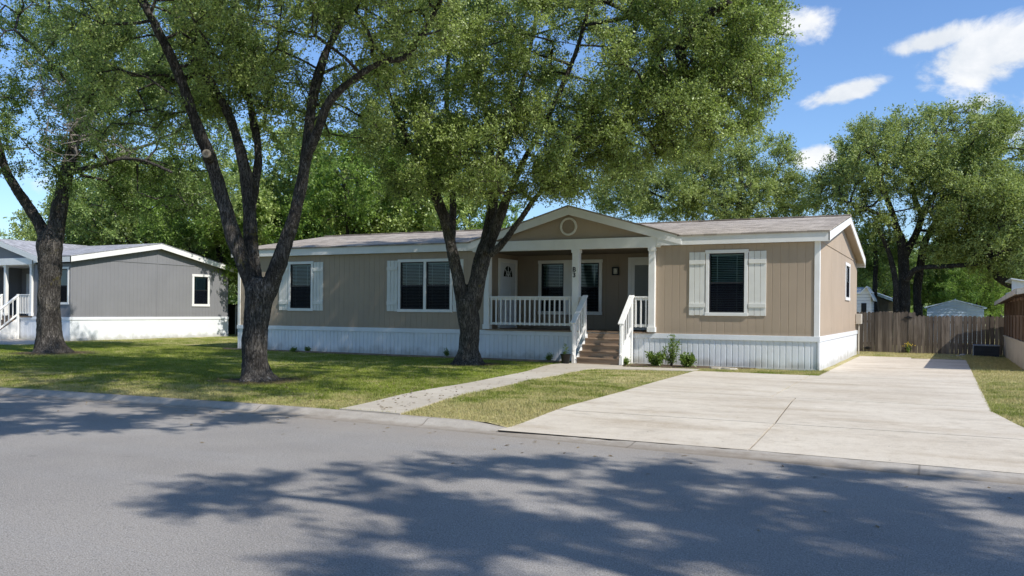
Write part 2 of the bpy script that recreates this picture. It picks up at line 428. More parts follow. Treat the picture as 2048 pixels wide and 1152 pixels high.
def ribwall(mb, mp, a0, a1, b0, b1, pitch, gw, gd, holes=(), phase=.5):
    """vertically grooved sheet; b1 may be a function of a; holes (a0,a1,b0,b1)"""
    top = b1 if callable(b1) else (lambda a: b1)
    xs = {}
    def put(a, n):
        if a0-1e-6 <= a <= a1+1e-6: xs[round(a, 5)] = n
    put(a0, 0); put(a1, 0)
    g = a0+pitch*phase
    while g < a1:
        put(g-gw, 0); put(g-gw*.5, -gd); put(g+gw*.5, -gd); put(g+gw, 0); g += pitch
    ks = sorted(xs)
    for h in holes:
        for e in h[:2]:
            if a0 < e < a1 and round(e, 5) not in xs:
                xs[round(e, 5)] = float(np.interp(e, ks, [xs[k] for k in ks]))
    ks = sorted(xs)
    for a, b in zip(ks[:-1], ks[1:]):
        mid = (a+b)/2
        iv = [(b0, None)]
        hs = sorted([h[2:] for h in holes if h[0] < mid < h[1]])
        segs = []; cur = b0
        for h in hs: segs.append((cur, h[0])); cur = h[1]
        segs.append((cur, None))
        for lo, hi in segs:
            ta, tb = (top(a), top(b)) if hi is None else (hi, hi)
            if hi is None and min(ta, tb) <= lo+.001 and max(ta, tb) <= lo+.001: continue
            mb.add([mp(a, lo, xs[a]), mp(b, lo, xs[b]), mp(b, max(tb, lo), xs[b]), mp(a, max(ta, lo), xs[a])], [(0, 1, 2, 3)])

def window(par, mp, a0, a1, b0, b1, trim=.09, panes=1, blind='blind', label=None, sashw=.035, mull=.09):
    """a0..b1 = outer edge of the white trim"""
    f = MB(); i0, i1, j0, j1 = a0+trim, a1-trim, b0+trim, b1-trim
    f.mbox(mp, a0-.015, a1+.015, j1, b1, .002, .036); f.mbox(mp, a0-.015, a1+.015, b0, j0, .002, .040)
    f.mbox(mp, a0, i0, j0, j1, .002, .030); f.mbox(mp, i1, a1, j0, j1, .002, .030)
    w = (i1-i0-(panes-1)*mull)/panes
    sp = []
    for k in range(panes):
        s0 = i0+k*(w+mull); sp.append((s0, s0+w))
        if k: f.mbox(mp, s0-mull, s0, j0, j1, -.02, .028)
    fr = f.build('window', M['white'], par, bevel=.004)
    if label: fr['label'] = label
    for s0, s1 in sp:
        s = MB(); mid = (j0+j1)/2
        for q in ((s0, s0+sashw, j0, j1, -.03, .012), (s1-sashw, s1, j0, j1, -.03, .012),
                  (s0+sashw, s1-sashw, j0, j0+sashw, -.03, .012), (s0+sashw, s1-sashw, j1-sashw, j1, -.03, .012),
                  (s0+sashw, s1-sashw, mid-.02, mid+.02, -.03, .008)): s.mbox(mp, *q)
        s.build('sash', M['sash'], fr)
        g = MB(); e = sashw
        g.add([mp(s0+e, j0+e, -.012), mp(s1-e, j0+e, -.012), mp(s1-e, j1-e, -.012), mp(s0+e, j1-e, -.012)], [(0, 1, 2, 3)])
        g.build('pane', M['glass'], fr)
        c = MB()
        c.add([mp(s0+e, j0+e, .000), mp(s1-e, j0+e, .000), mp(s1-e, mid-.02, .000), mp(s0+e, mid-.02, .000)], [(0, 1, 2, 3)])
        c.build('insect_screen', M['screen'], fr)
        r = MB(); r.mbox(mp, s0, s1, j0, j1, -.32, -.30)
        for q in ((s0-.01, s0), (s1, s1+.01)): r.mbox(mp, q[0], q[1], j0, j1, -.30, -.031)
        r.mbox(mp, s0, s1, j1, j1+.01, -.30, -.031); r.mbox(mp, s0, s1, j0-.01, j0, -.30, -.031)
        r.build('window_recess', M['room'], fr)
        if blind == 'blind':
            bl = MB(); z = j1-.07; jj = random.random()
            bl.mbox(mp, s0+.03, s1-.03, j1-.06, j1-.03, -.075, -.045)
            while z > j0+.05:
                V = [mp(s0+.035, z, -.085), mp(s1-.035, z, -.085), mp(s1-.035, z-.021, -.045), mp(s0+.035, z-.021, -.045)]
                bl.add(V, [(0, 1, 2, 3)]); z -= .047
            for t in (.22, .78):
                a = s0+(s1-s0)*t; bl.mbox(mp, a-.006, a+.006, j0+.05, j1-.05, -.043, -.041)
            bl.build('blinds', M['blind'], fr)
        elif blind == 'curtain':
            bl = MB(); bl.mbox(mp, s0+.03, s1-.03, mid, j1-.03, -.10, -.09); bl.build('curtain', M['blindwhite'], fr)
    return fr

def shutter(par, mp, a0, a1, b0, b1, inner):
    """three boards, two battens; inner = +1/-1 side where the batten reaches the window trim"""
    s = MB(); g = .010; w = (a1-a0-2*g)/3
    for k in range(3):
        x = a0+k*(w+g); s.mbox(mp, x, x+w, b0+random.uniform(-.004, .004), b1, .003, .020)
    s.mbox(mp, a0, a1, b0-.0, b1-.0, .001, .003) if False else None
    h = b1-b0
    for z in (b0+.16*h, b1-.16*h+.0):
        s.mbox(mp, a0, a1, z-.055, z+.055, .021, .040)
    return s.build('shutter', M['cream'], par, bevel=.003)

def baluster_rail(par, p, q, ztop0, ztop1, zb0, zb1, n, size=.036, cap=.14, first=False):
    """railing between floor points p and q with sloping top/bottom"""
    p, q = np.array(p, float), np.array(q, float)
    m = MB()
    P = lambda t, z: (p[0]+(q[0]-p[0])*t, p[1]+(q[1]-p[1])*t, z)
    m.beam(P(0, ztop0-.02), P(1, ztop1-.02), cap, .04)
    m.beam(P(0, ztop0-.075), P(1, ztop1-.075), .04, .07)
    m.beam(P(0, zb0+.035), P(1, zb1+.035), .04, .07)
    for t, e in ((0, 1), (1, -1)):
        L_ = max(math.hypot(q[0]-p[0], q[1]-p[1]), .05); a_ = P(t+e*.012/L_, zb0+(zb1-zb0)*t); m.beam((a_[0], a_[1], a_[2]+.01), (a_[0], a_[1], (ztop1 if t else ztop0)-.05), .03, .024, (0, 1, 0))
    o = m.build('railing', M['white'], par, bevel=.003)
    for i in range(n):
        t = (i+.5)/n
        b = MB(); x, y, _ = P(t, 0); zt = ztop0+(ztop1-ztop0)*t-.045; zb = zb0+(zb1-zb0)*t-.01
        b.box(x-size/2, x+size/2, y-size/2-.038 if abs(q[0]-p[0]) > abs(q[1]-p[1]) else y-size/2, y+size/2-.038 if abs(q[0]-p[0]) > abs(q[1]-p[1]) else y+size/2, zb, zt)
        b.build('baluster', M['white'], o)
    return o

def post(par, x, y, z0, z1, w=.19, name='porch_post'):
    m = MB(); h = w/2
    m.box(x-h, x+h, y-h, y+h, z0+.14, z1-.10)
    m.box(x-h-.025, x+h+.025, y-h-.025, y+h+.025, z0, z0+.14)
    m.box(x-h-.02, x+h+.02, y-h-.02, y+h+.02, z1-.10, z1)
    return m.build(name, M['white'], par, bevel=.005)

def stairs(par, x0, x1, ytop, ztop, z0, nrise, tread=.21, mat='deck'):
    """descends toward -Y from the deck edge at ytop"""
    rise = (ztop-z0)/nrise; st = []
    for k in range(1, nrise):
        y1 = ytop-(k-1)*tread; y0 = ytop-k*tread-.02; z = ztop-k*rise
        m = MB(); m.box(x0, x1, y0-.015, y1-.012, z-.035, z); t = m.build('stair_tread', M[mat], par, bevel=.004)
        r = MB(); r.box(x0+.01, x1-.01, y0+.01, y0+.03, z-rise, z-.036); r.build('riser', M[mat], t)
    m = MB(); m.box(x0+.01, x1-.01, ytop-.025, ytop-.011, ztop-rise, ztop-.04); m.build('riser', M[mat], par)
    yb = ytop-(nrise-1)*tread-.02
    for xx in (x0-.045, x1):
        s = MB(); mp = right(xx)
        s.poly([(ytop, z0), (ytop, ztop-.06), (yb-.0, z0+rise*.55), (yb, z0)], mp, .002, .043)
        s.build('stringer', M['white'], par)
    return yb

def letter(par, ch, x, y, z, h, mat):
    cu = bpy.data.curves.new('house_number', 'FONT'); cu.body = ch; cu.size = h*1.35; cu.extrude = .006; cu.offset = .004
    cu.align_x = 'CENTER'; cu.materials.append(mat)
    tmp = bpy.data.objects.new('tmp', cu); COL.objects.link(tmp)
    dg = bpy.context.evaluated_depsgraph_get(); me = bpy.data.meshes.new_from_object(tmp.evaluated_get(dg))
    bpy.data.objects.remove(tmp)
    me.transform(Matrix.Rotation(pi/2, 4, 'X'))
    b = base_of(par); me.transform(Matrix.Translation((x-b[0], y-b[1], z-b[2])))
    if not me.materials: me.materials.append(mat)
    return link('house_number', me, par)

# ------------------------------------------------------------------ ground, road, kerb
CURVE_X = [-200, -60, -40, -30, -20, -15, -12, -9, -6, -3, 0, 4, 15, 200]
CURVE_Y = [-30, -1.5, 4.2, 6.9, 8.75, 9.34, 9.57, 9.72, 9.66, 9.44, 9.30, 9.2, 9.0, 9.0]
_xs = np.linspace(-200, 200, 4001)
_raw = np.interp(_xs, CURVE_X, CURVE_Y); _k = np.hanning(31); _k /= _k.sum()
_sm = np.convolve(np.pad(_raw, 15, 'edge'), _k, 'valid')
def ye(x): return np.interp(x, _xs, _sm)
def sstep(a, b, x): t = np.clip((x-a)/(b-a), 0, 1); return t*t*(3-2*t)
def drop(x): return sstep(-5.75, -5.0, x)*(1-sstep(2.1, 2.9, x))     # 1 in front of the driveway
def apron_z(x, y): return .035 + (.135-.035)*sstep(-.2, 2.2, y-(ye(x)+.25))

g = MB(); g.add([(-700, -300, -.03), (700, -300, -.03), (700, 900, -.03), (-700, 900, -.03)], [(0, 1, 2, 3)])
tag(g.build('ground', M['far']), 'wide grassy ground running out to the horizon', 'ground', kind='structure')
X = np.arange(-120, 60, .5)
V = []; 
for x in X: V += [(x, ye(x)-9.4, 0), (x, ye(x)-.05, 0)]
F = [(2*i, 2*i+2, 2*i+3, 2*i+1) for i in range(len(X)-1)]
r = MB(); r.add(V, F); tag(r.build('road', M['asphalt']), 'worn grey asphalt street in front of the homes', 'road', kind='structure')
# kerb: cross-section swept along the edge
X = np.arange(-60, 30, .15); V = []; k = 0
for x in X:
    d = float(drop(x)); e = float(ye(x)); h = .088*(1-d)+.035*d
    w = .004*sin(x*9.1)+.003*sin(x*23.)
    prof = [(-.07, -.02), (-.07, .006), (.10, .010), (.16, .018+.15*h), (.21, .72*h+w), (.26, h+w), (.38, h+.004), (.40, h-.06)]
    V += [(x, e+a, b) for a, b in prof]; k = len(prof)
F = [(i*k+j, (i+1)*k+j, (i+1)*k+j+1, i*k+j+1) for i in range(len(X)-1) for j in range(k-1)]
c = MB(); c.add(V, F); tag(c.build('kerb', M['curb'], smooth=True), 'rolled concrete kerb and gutter along the lawn', 'kerb', kind='structure')

# lawn sheet
nx, ny = 260, 120
gx = np.linspace(-60, 14, nx); tt = np.linspace(0, 1, ny)**1.3
XX = np.repeat(gx[:, None], ny, 1); Y0 = ye(gx)+.365
YY = Y0[:, None]+tt[None, :]*(60-Y0[:, None])
und = .012*np.sin(XX*1.3+YY*.7)*np.sin(YY*1.1-XX*.4)
def lawn_z(x, y):
    base = .088+.030*sstep(.2, 2.2, y-ye(x)-.3)+.012*np.sin(x*1.3+y*.7)*np.sin(y*1.1-x*.4)*sstep(0, 1.5, y-ye(x)-.5)
    inside = sstep(-5.35, -4.95, x)*(1-sstep(1.0+np.clip(11.5-y, 0, 2)*.7, 1.4+np.clip(11.5-y, 0, 2)*.7, x))*(1-sstep(12.3, 12.6, y))
    a = apron_z(x, y)-.03
    return base*(1-inside)+np.minimum(base, a)*inside
    
ZZ = lawn_z(XX, YY)
idx = np.arange(nx*ny).reshape(nx, ny)
Fq = np.stack([idx[:-1, :-1], idx[1:, :-1], idx[1:, 1:], idx[:-1, 1:]], -1).reshape(-1, 4)
me = np_mesh('lawn', np.stack([XX, YY, ZZ], -1).reshape(-1, 3), Fq, M['turf'], smooth=True)
tag(link('lawn', me), 'mown lawn around the manufactured homes', 'lawn', kind='structure')

# driveway slabs (real joints between them)
def edge_l(y): return np.interp(y, [9.5, 10.2, 11.64, 14.5, 17.06, 20.8, 20.81, 31.5], [-5.15, -5.10, -5.10, -5.2, -5.34, -5.5, -2.62, -2.62])
def edge_r(y): return np.interp(y, [9.4, 11.0, 12.7, 14.6, 31], [2.3, 1.35, .9, .63, .6])
dv = MB()
def slab(fx0, fx1, y0, y1, gap=.012, ny=8):
    V = []; ys = np.linspace(y0, y1, ny)
    for j, y in enumerate(ys):
        for x in (fx0(y)+gap, fx1(y)-gap):
            yy = y
            if y0 < 9.6 and j == 0: yy = float(ye(x))+.30
            if j == 0: yy += gap
            if j == ny-1: yy -= gap
            V.append((x, yy, float(apron_z(x, yy))+.004))
    F = [(2*j, 2*j+1, 2*j+3, 2*j+2) for j in range(ny-1)]
    n0 = len(V); V += [(a, b, z-.10) for a, b, z in V]
    for j in range(ny-1): F += [(2*j, 2*j+2, n0+2*j+2, n0+2*j), (2*j+1, n0+2*j+1, n0+2*j+3, 2*j+3)]
    F += [(0, n0, n0+1, 1), (2*ny-2, 2*ny-1, n0+2*ny-1, n0+2*ny-2)]
    dv.add(V, F)
mid1 = lambda y: np.interp(y, [9.4, 11.5, 14.9], [-1.95, -1.98, -2.26]); mid2 = lambda y: np.interp(y, [15, 20.85], [-2.66, -2.80])
slab(edge_l, mid1, 9.4, 11.5); slab(mid1, edge_r, 9.4, 11.5)
slab(edge_l, mid1, 11.5, 15.1); slab(mid1, edge_r, 11.5, 15.1)
slab(edge_l, mid2, 15.1, 20.8); slab(mid2, edge_r, 15.1, 20.8)
slab(lambda y: -2.62, edge_r, 20.8, 25.2); slab(lambda y: -2.62, edge_r, 25.2, 30.7)
slab(lambda y: -2.62, lambda y: -1.0, 30.7, 31.4)
jf = MB(); ys_ = list(np.linspace(9.75, 31.3, 40)); V = []
for y in ys_:
    for x in (edge_l(y)+.03, edge_r(y)-.03): V.append((x, y, float(apron_z(x, y))-.016))
jf.add(V, [(2*j, 2*j+1, 2*j+3, 2*j+2) for j in range(len(ys_)-1)])
tag(jf.build('driveway_joint', paint('dark_joint_filler', (.06, .048, .035), .95, .3, 6)), 'dark earth filled joints between the driveway slabs', 'joint', kind='structure')
tag(dv.build('driveway', M['concrete']), 'pale stained concrete driveway with joints beside the tan home', 'driveway', kind='structure')
def flat(name, pts, z, mat, th=.10, label=None, cat='path'):
    m = MB(); k = len(pts)
    zz = [z-.034*(1-float(sstep(.2, 2.4, y-ye(x)-.3))) if name == 'walkway' else z for x, y in pts]
    V = [(x, y, q) for (x, y), q in zip(pts, zz)]+[(x, y, q-th) for (x, y), q in zip(pts, zz)]
    m.add(V, [tuple(range(k))]+[(i, k+i, k+(i+1) % k, (i+1) % k) for i in range(k)])
    return tag(m.build(name, mat), label, cat, kind='structure')
WALK = [(-6.87, 10.06), (-7.30, 12.14), (-7.55, 14.82), (-7.9, 17.6), (-8.0, 20.0), (-5.55, 20.72), (-5.52, 21.42), (-7.65, 21.55), (-7.65, 21.85), (-9.35, 21.95), (-9.5, 21.2), (-9.32, 20.2), (-8.72, 17.0), (-8.35, 13.6), (-7.96, 10.12)]
WALK = [(x, y if y > 10.2 else float(ye(x))+.43) for x, y in WALK]
wl = [(-7.96, ye(-7.96)+.37), (-8.14, 11.6), (-8.35, 13.6), (-8.52, 15.3), (-8.72, 17.0), (-9.0, 18.6), (-9.32, 20.2), (-9.45, 21.0), (-9.4, 21.93)]
wr = [(-6.87, ye(-6.87)+.37), (-7.12, 11.2), (-7.36, 12.8), (-7.55, 14.82), (-7.72, 16.3), (-7.88, 17.9), (-8.0, 20.0), (-7.72, 20.95), (-7.66, 21.87)]
def strip(mb, A_, B_, lift=.022):
    A_ = catmull3(A_); B_ = catmull3(B_); k = len(A_); V = []
    for (a0, a1), (b0, b1) in zip(A_, B_):
        V += [(a0, a1, float(lawn_z(a0, a1))+lift), (b0, b1, float(lawn_z(b0, b1))+lift)]
    n0 = len(V); V += [(x, y, z-.06) for x, y, z in V]
    mb.add(V, [(2*i, 2*i+1, 2*i+3, 2*i+2) for i in range(k-1)]+[(2*i, 2*i+2, n0+2*i+2, n0+2*i) for i in range(k-1)]+[(2*i+1, n0+2*i+1, n0+2*i+3, 2*i+3) for i in range(k-1)]+[(0, n0, n0+1, 1)])
def catmull3(P):
    P = np.array(P, float); t = np.linspace(0, len(P)-1, 40); return np.stack([np.interp(t, range(len(P)), P[:, 0]), np.interp(t, range(len(P)), P[:, 1])], -1)
w = MB(); strip(w, wl, wr); strip(w, [(-7.95, 20.25), (-7.0, 20.5), (-5.52, 20.78)][::-1], [(-7.66, 21.5), (-6.9, 21.48), (-5.52, 21.42)][::-1], .018)
tag(w.build('walkway', M['walk']), 'narrow concrete walkway curving from the kerb to the porch steps', 'path', kind='structure')
flat('neighbour_path', [(-45, 19.2), (-38, 18.6), (-31.5, 20.2), (-30.9, 21.4), (-33.2, 23.2), (-33.5, 23.9), (-45, 23.9)], .14, M['walk'], .05, 'grey concrete slab in front of the grey home')
flat('garden_bed', [(-22.7, 22.35), (-14, 22.18), (-9.6, 22.1), (-9.45, 22.75), (-22.6, 22.75)], .142, M['soil'], .05, 'dark soil strip along the left white skirting', 'garden bed')
flat('shrub_bed', [(-7.68, 21.65), (-5.3, 21.75), (-4.6, 22.3), (-4.4, 22.75), (-7.68, 22.75)], .142, M['soil'], .05, 'soil bed with shrubs right of the porch steps', 'garden bed')
flat('fence_bed', [(-36.5, 22.5), (-23.2, 22.2), (-22.7, 22.6), (-36, 23.2)], .1455, M['soil'], .05, 'thin bare soil edge between the two homes', 'garden bed') if False else None

# ------------------------------------------------------------------ main home
Y0h, XR, XL, YB = 22.787, -2.864, -22.57, 33.05
ZS, ZE, ZF, ZR = .985, 3.40, 3.645, 4.56
HOME = root('manufactured_home', (-12.7, 27.9, .12), 'tan single storey manufactured home with white skirting, gabled porch and brown grey shingle roof', 'house')
fp = front(Y0h)
REC = (-12.45, -7.20, 24.87)       # porch recess
wins = [(-20.25, -19.17, 1.51, 3.20), (-15.69, -13.66, 1.51, 3.19), (-5.75, -4.64, 1.49, 3.25)]
hole = lambda w, t=.085: (w[0]+t, w[1]-t, w[2]+t, w[3]-t)
w = MB()
ribwall(w, fp, XL+.1, REC[0], ZS, ZE, .205, .010, .006, [hole(q) for q in wins[:2]])
w.build('front_wall', M['tan'], HOME); w = MB()
ribwall(w, fp, REC[1], XR-.11, ZS, ZE, .205, .010, .006, [hole(wins[2])])
w.build('front_wall', M['tan'], HOME)
w = MB(); rp = right(XR); ymid = (Y0h+YB)/2
roofz = lambda y: 3.56+(ZR-.11-3.56)*(1-abs(y-ymid)/(ymid-Y0h))
ribwall(w, rp, Y0h+.11, YB, ZS, roofz, 2.56, .014, .010, [(29.08, 30.22, 2.10, 3.13)], .98)
w.build('side_wall', M['tan'], HOME)
w = MB(); w.mbox(rp, Y0h+.2, YB, 3.42, 3.46, .001, .018)
for yy in (24.6, 25.9, 27.2, 28.6, 29.9, 31.2): pass
w.build('gable_band', M['tan'], HOME)
w = MB(); w.mbox(left(XL), Y0h+.11, YB, ZS, 3.45, -.02, 0); w.mbox(front(YB), XL, XR, ZS, 3.45, -.0, .02)
w.poly([(Y0h+.11, 3.45), (YB, 3.45), (ymid, ZR-.12)], left(XL), -.02, 0)
w.build('rear_wall', M['tan'], HOME)
# corner trims
w = MB(); w.box(XR-.115, XR+.018, Y0h-.020, Y0h+.10, ZS, 3.42); w.build('corner_trim', M['white'], HOME, bevel=.004)
w = MB(); w.box(XL-.018, XL+.10, Y0h-.020, Y0h+.10, ZS, 3.42); w.build('corner_trim', M['white'], HOME, bevel=.004)
w = MB(); w.box(REC[0]-.0, REC[0]+.02, Y0h-.018, Y0h-.002, ZS, 3.4); 
# skirting
w = MB(); ribwall(w, front(Y0h-.004), XL-.02, XR+.02, .06, ZS-.13, .152, .018, .016)
ribwall(w, right(XR+.012), Y0h-.02, YB, .06, ZS-.13, .152, .014, .008)
w.mbox(left(XL-.012), Y0h, YB, .06, ZS-.13, -.01, 0)
w.build('skirting', M['skirt'], HOME)
w = MB(); w.box(XL-.035, XR+.035, Y0h-.034, Y0h+.02, ZS-.13, ZS+.004); w.box(XR-.01, XR+.036, Y0h+.021, YB, ZS-.13, ZS+.003)
w.box(XL-.03, XR+.03, Y0h-.018, Y0h-.002, .10, .155); w.box(XR+.0, XR+.026, Y0h-.01, YB, .10, .155)
w.box(XR-.02, XR+.030, Y0h-.031, Y0h+.02, .156, ZS-.131)
w.build('skirting_trim', M['skirt'], HOME, bevel=.003)
# porch recess
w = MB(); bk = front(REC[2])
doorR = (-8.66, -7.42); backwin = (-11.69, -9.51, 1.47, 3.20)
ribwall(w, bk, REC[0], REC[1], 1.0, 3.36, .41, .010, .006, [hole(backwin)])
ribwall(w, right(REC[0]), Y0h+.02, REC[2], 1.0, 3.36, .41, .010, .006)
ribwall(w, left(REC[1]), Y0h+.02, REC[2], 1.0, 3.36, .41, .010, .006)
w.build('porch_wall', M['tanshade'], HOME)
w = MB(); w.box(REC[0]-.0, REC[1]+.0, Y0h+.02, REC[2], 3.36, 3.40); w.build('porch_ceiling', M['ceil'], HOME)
w = MB(); w.box(REC[0]+.002, REC[1]-.002, Y0h-.09, REC[2]-.002, .985, 1.022); w.build('porch_deck', M['deck'], HOME)
w = MB(); w.box(REC[0]-.02, REC[0]+.12, Y0h-.03, Y0h+.1, 1.02, 3.36); w.build('corner_trim', M['white'], HOME, bevel=.004)
# beam, posts
w = MB(); w.box(-12.9, -7.0, Y0h-.115, Y0h+.06, 3.36, 3.655); w.build('porch_beam', M['white'], HOME, bevel=.006)
post(HOME, -12.42, Y0h-.01, 1.023, 3.36, .17); post(HOME, -9.50, Y0h-.01, 1.023, 3.36, .20); post(HOME, -7.23, Y0h-.01, 1.023, 3.36, .18)
letter(HOME, 'B', -9.53, Y0h-.118, 2.72, .14, M['number']); letter(HOME, '3', -9.53, Y0h-.118, 2.56, .14, M['number'])
# porch railings
baluster_rail(HOME, (-12.33, Y0h-.02), (-9.60, Y0h-.02), 2.01, 2.01, 1.16, 1.16, 17)
baluster_rail(HOME, (-9.40, Y0h-.02), (-9.24, Y0h-.02), 2.01, 2.01, 1.16, 1.16, 1)
baluster_rail(HOME, (-7.76, Y0h-.02), (-7.32, Y0h-.02), 2.01, 2.01, 1.16, 1.16, 3)
# steps with side rails
yb = stairs(HOME, -9.10, -7.86, Y0h-.09, 1.0, .136, 5, .205)
for xx in (-9.19, -7.80):
    w = MB(); w.box(xx-.045, xx+.045, Y0h-.17, Y0h-.08, .14, 1.99); w.box(xx-.045, xx+.045, yb-.03, yb+.06, .14, 1.21)
    w.build('newel_post', M['white'], HOME, bevel=.004)
    baluster_rail(HOME, (xx, yb-.06), (xx, Y0h-.08), 1.26, 2.05, .36, 1.15, 5, .034, .15)
# porch doors
def door_left():
    mp = right(REC[0]); a0, a1 = 23.50, 24.80
    f = MB(); f.mbox(mp, a0, a0+.11, 1.02, 3.22, .003, .035); f.mbox(mp, a1-.11, a1, 1.02, 3.22, .003, .035); f.mbox(mp, a0+.11, a1-.11, 3.10, 3.22, .003, .035)
    d = MB(); d.mbox(mp, a0+.11, a1-.11, 1.03, 3.10, .004, .018)
    for x0, x1 in ((a0+.22, a0+.48), (a1-.48, a1-.22)):
        d.mbox(mp, x0, x1, 1.85, 2.55, .019, .026); d.mbox(mp, x0, x1, 1.15, 1.75, .019, .026)
    dd = d.build('door', M['whitedoor'], HOME, bevel=.003); f.build('door_frame', M['white'], dd, bevel=.003)
    cx = (a0+a1)/2; pts = [(cx-.30, 2.66)]+[(cx+.30*cos(t), 2.66+.34*sin(t)) for t in np.linspace(pi, 0, 12)]
    gl = MB(); gl.poly(pts[::-1], mp, .0185, .022); gl.build('fanlight', M['room'], dd)
    mu = MB()
    for t in (pi*.25, pi*.5, pi*.75): mu.beam(mp(cx, 2.66, .026), mp(cx+.29*cos(t), 2.66+.33*sin(t), .026), .02, .022, (1, 0, 0))
    arc = [mp(cx+.15*cos(t), 2.66+.17*sin(t), .026) for t in np.linspace(pi, 0, 9)]; mu.tube(arc, .011, 5); mu.build('muntin', M['whitedoor'], dd)
    h = MB(); h.tube([mp(a1-.17, 1.98, .018), mp(a1-.17, 1.98, .07)], .014, 8); h.tube([mp(a1-.17, 1.98, .07), mp(a1-.27, 1.98, .07)], .012, 8); h.build('handle', M['black'], dd)
door_left()
def door_right():
    mp = bk; a0, a1 = doorR
    f = MB(); f.mbox(mp, a0, a0+.12, 1.02, 3.24, .003, .04); f.mbox(mp, a1-.12, a1, 1.02, 3.24, .003, .04); f.mbox(mp, a0+.12, a1-.12, 3.12, 3.24, .003, .04)
    d = MB(); i0, i1 = a0+.12, a1-.12
    d.mbox(mp, i0, i0+.09, 1.03, 3.12, .004, .03); d.mbox(mp, i1-.09, i1, 1.03, 3.12, .004, .03)
    d.mbox(mp, i0+.09, i1-.09, 3.0, 3.12, .004, .03); d.mbox(mp, i0+.09, i1-.09, 1.03, 1.22, .004, .03)
    dd = d.build('door', M['white'], HOME, bevel=.003); dd['label'] = 'white framed storm door with grey panel'
    p = MB(); p.mbox(mp, i0+.091, i1-.091, 1.221, 2.999, .004, .014); p.build('door_panel', M['greydoor'], dd)
    f.build('door_frame', M['white'], dd, bevel=.003)
    h = MB(); h.mbox(mp, i1-.20, i1-.10, 2.05, 2.08, .031, .055); h.mbox(mp, i1-.12, i1-.09, 2.0, 2.13, .031, .05); h.build('handle', M['black'], dd)
door_right()
window(HOME, bk, *backwin, trim=.105, panes=2, mull=.42, label='twin window at the back of the porch')
lm = MB(); lm.mbox(bk, -9.16, -8.95, 2.70, 2.95, .003, .03); l0 = lm.build('wall_lamp', M['black'], HOME)
lm = MB(); lm.mbox(bk, -9.115, -8.995, 2.74, 2.91, .031, .09); lm.build('lamp_glass', M['lampglass'], l0, bevel=.01)
lm = MB(); lm.mbox(bk, -9.16, -8.95, 2.925, 2.95, .031, .11); lm.mbox(bk, -9.16, -8.95, 2.70, 2.722, .031, .11)
lm.mbox(bk, -9.16, -9.14, 2.722, 2.925, .091, .11); lm.mbox(bk, -8.97, -8.95, 2.722, 2.925, .091, .11); lm.build('lamp_cage', M['black'], l0)
# front windows and shutters
window(HOME, fp, *wins[0], label='single left window with dark sash'); window(HOME, fp, *wins[1], panes=2, mull=.10, label='twin window left of the porch')
window(HOME, fp, *wins[2], label='single window on the right wing')
for (a0, a1, b0, b1, s_) in ((-20.66, -20.27, 1.53, 3.17, 1), (-19.15, -18.74, 1.53, 3.17, -1), (-16.12, -15.71, 1.53, 3.16, 1), (-13.64, -13.27, 1.53, 3.16, -1),
                             (-6.20, -5.77, 1.50, 3.20, 1), (-4.62, -4.17, 1.50, 3.20, -1)):
    shutter(HOME, fp, a0, a1, b0, b1, s_)
window(HOME, rp, 28.99, 30.31, 2.01, 3.22, trim=.10, label='small window high on the side wall')
# gable over porch
XP, ZP = -9.73, 4.60; SL = .285; gx0, gx1 = -13.05, -6.40
gz = lambda x: ZP-SL*abs(x-XP)
w = MB(); w.poly([(-12.85, 3.60), (-6.75, 3.60), (XP, 4.47)], front(Y0h-.01), -.02, 0.0)
for x in np.arange(-12.6, -7.0, .41): 
    zt = 4.44-.285*abs(x-XP)
    if zt > 3.70: w.mbox(front(Y0h-.01), x-.006, x+.006, 3.6, zt, .0005, .0035)
w.build('gable_wall', M['tan'], HOME)
vt = MB(); th = np.linspace(0, 2*pi, 33)[:-1]
ring = [(-9.755+rr*cos(t), Y0h-.012-dn, 4.03+rr*sin(t)) for rr, dn in ((.205, .0), (.205, .04), (.262, .04), (.262, .0)) for t in th]
k = 32; vt.add(ring, [(q*k+i, q*k+(i+1) % k, (q+1)*k+(i+1) % k, (q+1)*k+i) for q in range(3) for i in range(k)])
vo = vt.build('round_vent', M['ring'], HOME)
lv = MB()
for z in np.arange(-.19, .2, .045):
    hw = math.sqrt(max(.0, .213**2-z*z)); lv.mbox(front(Y0h-.012), -9.755-hw, -9.755+hw, 4.03+z-.016, 4.03+z+.012, .003, .02)
lv.build('louvre', M['tan'], vo)
# roof: main slopes, dormer slopes
XRo, XLo, YFo, YBo = XR+.26, XL-.26, Y0h-.13, YB+.32
t = .05
def slope(mb, pts, th=.045):
    k = len(pts); V = list(pts)+[(x, y, z-th) for x, y, z in pts]
    mb.add(V, [tuple(range(k)), tuple(range(k, 2*k))[::-1]]+[(i, k+i, k+(i+1) % k, (i+1) % k) for i in range(k)])
rf = MB(); zf = ZF+.03; zr = ZR+.02
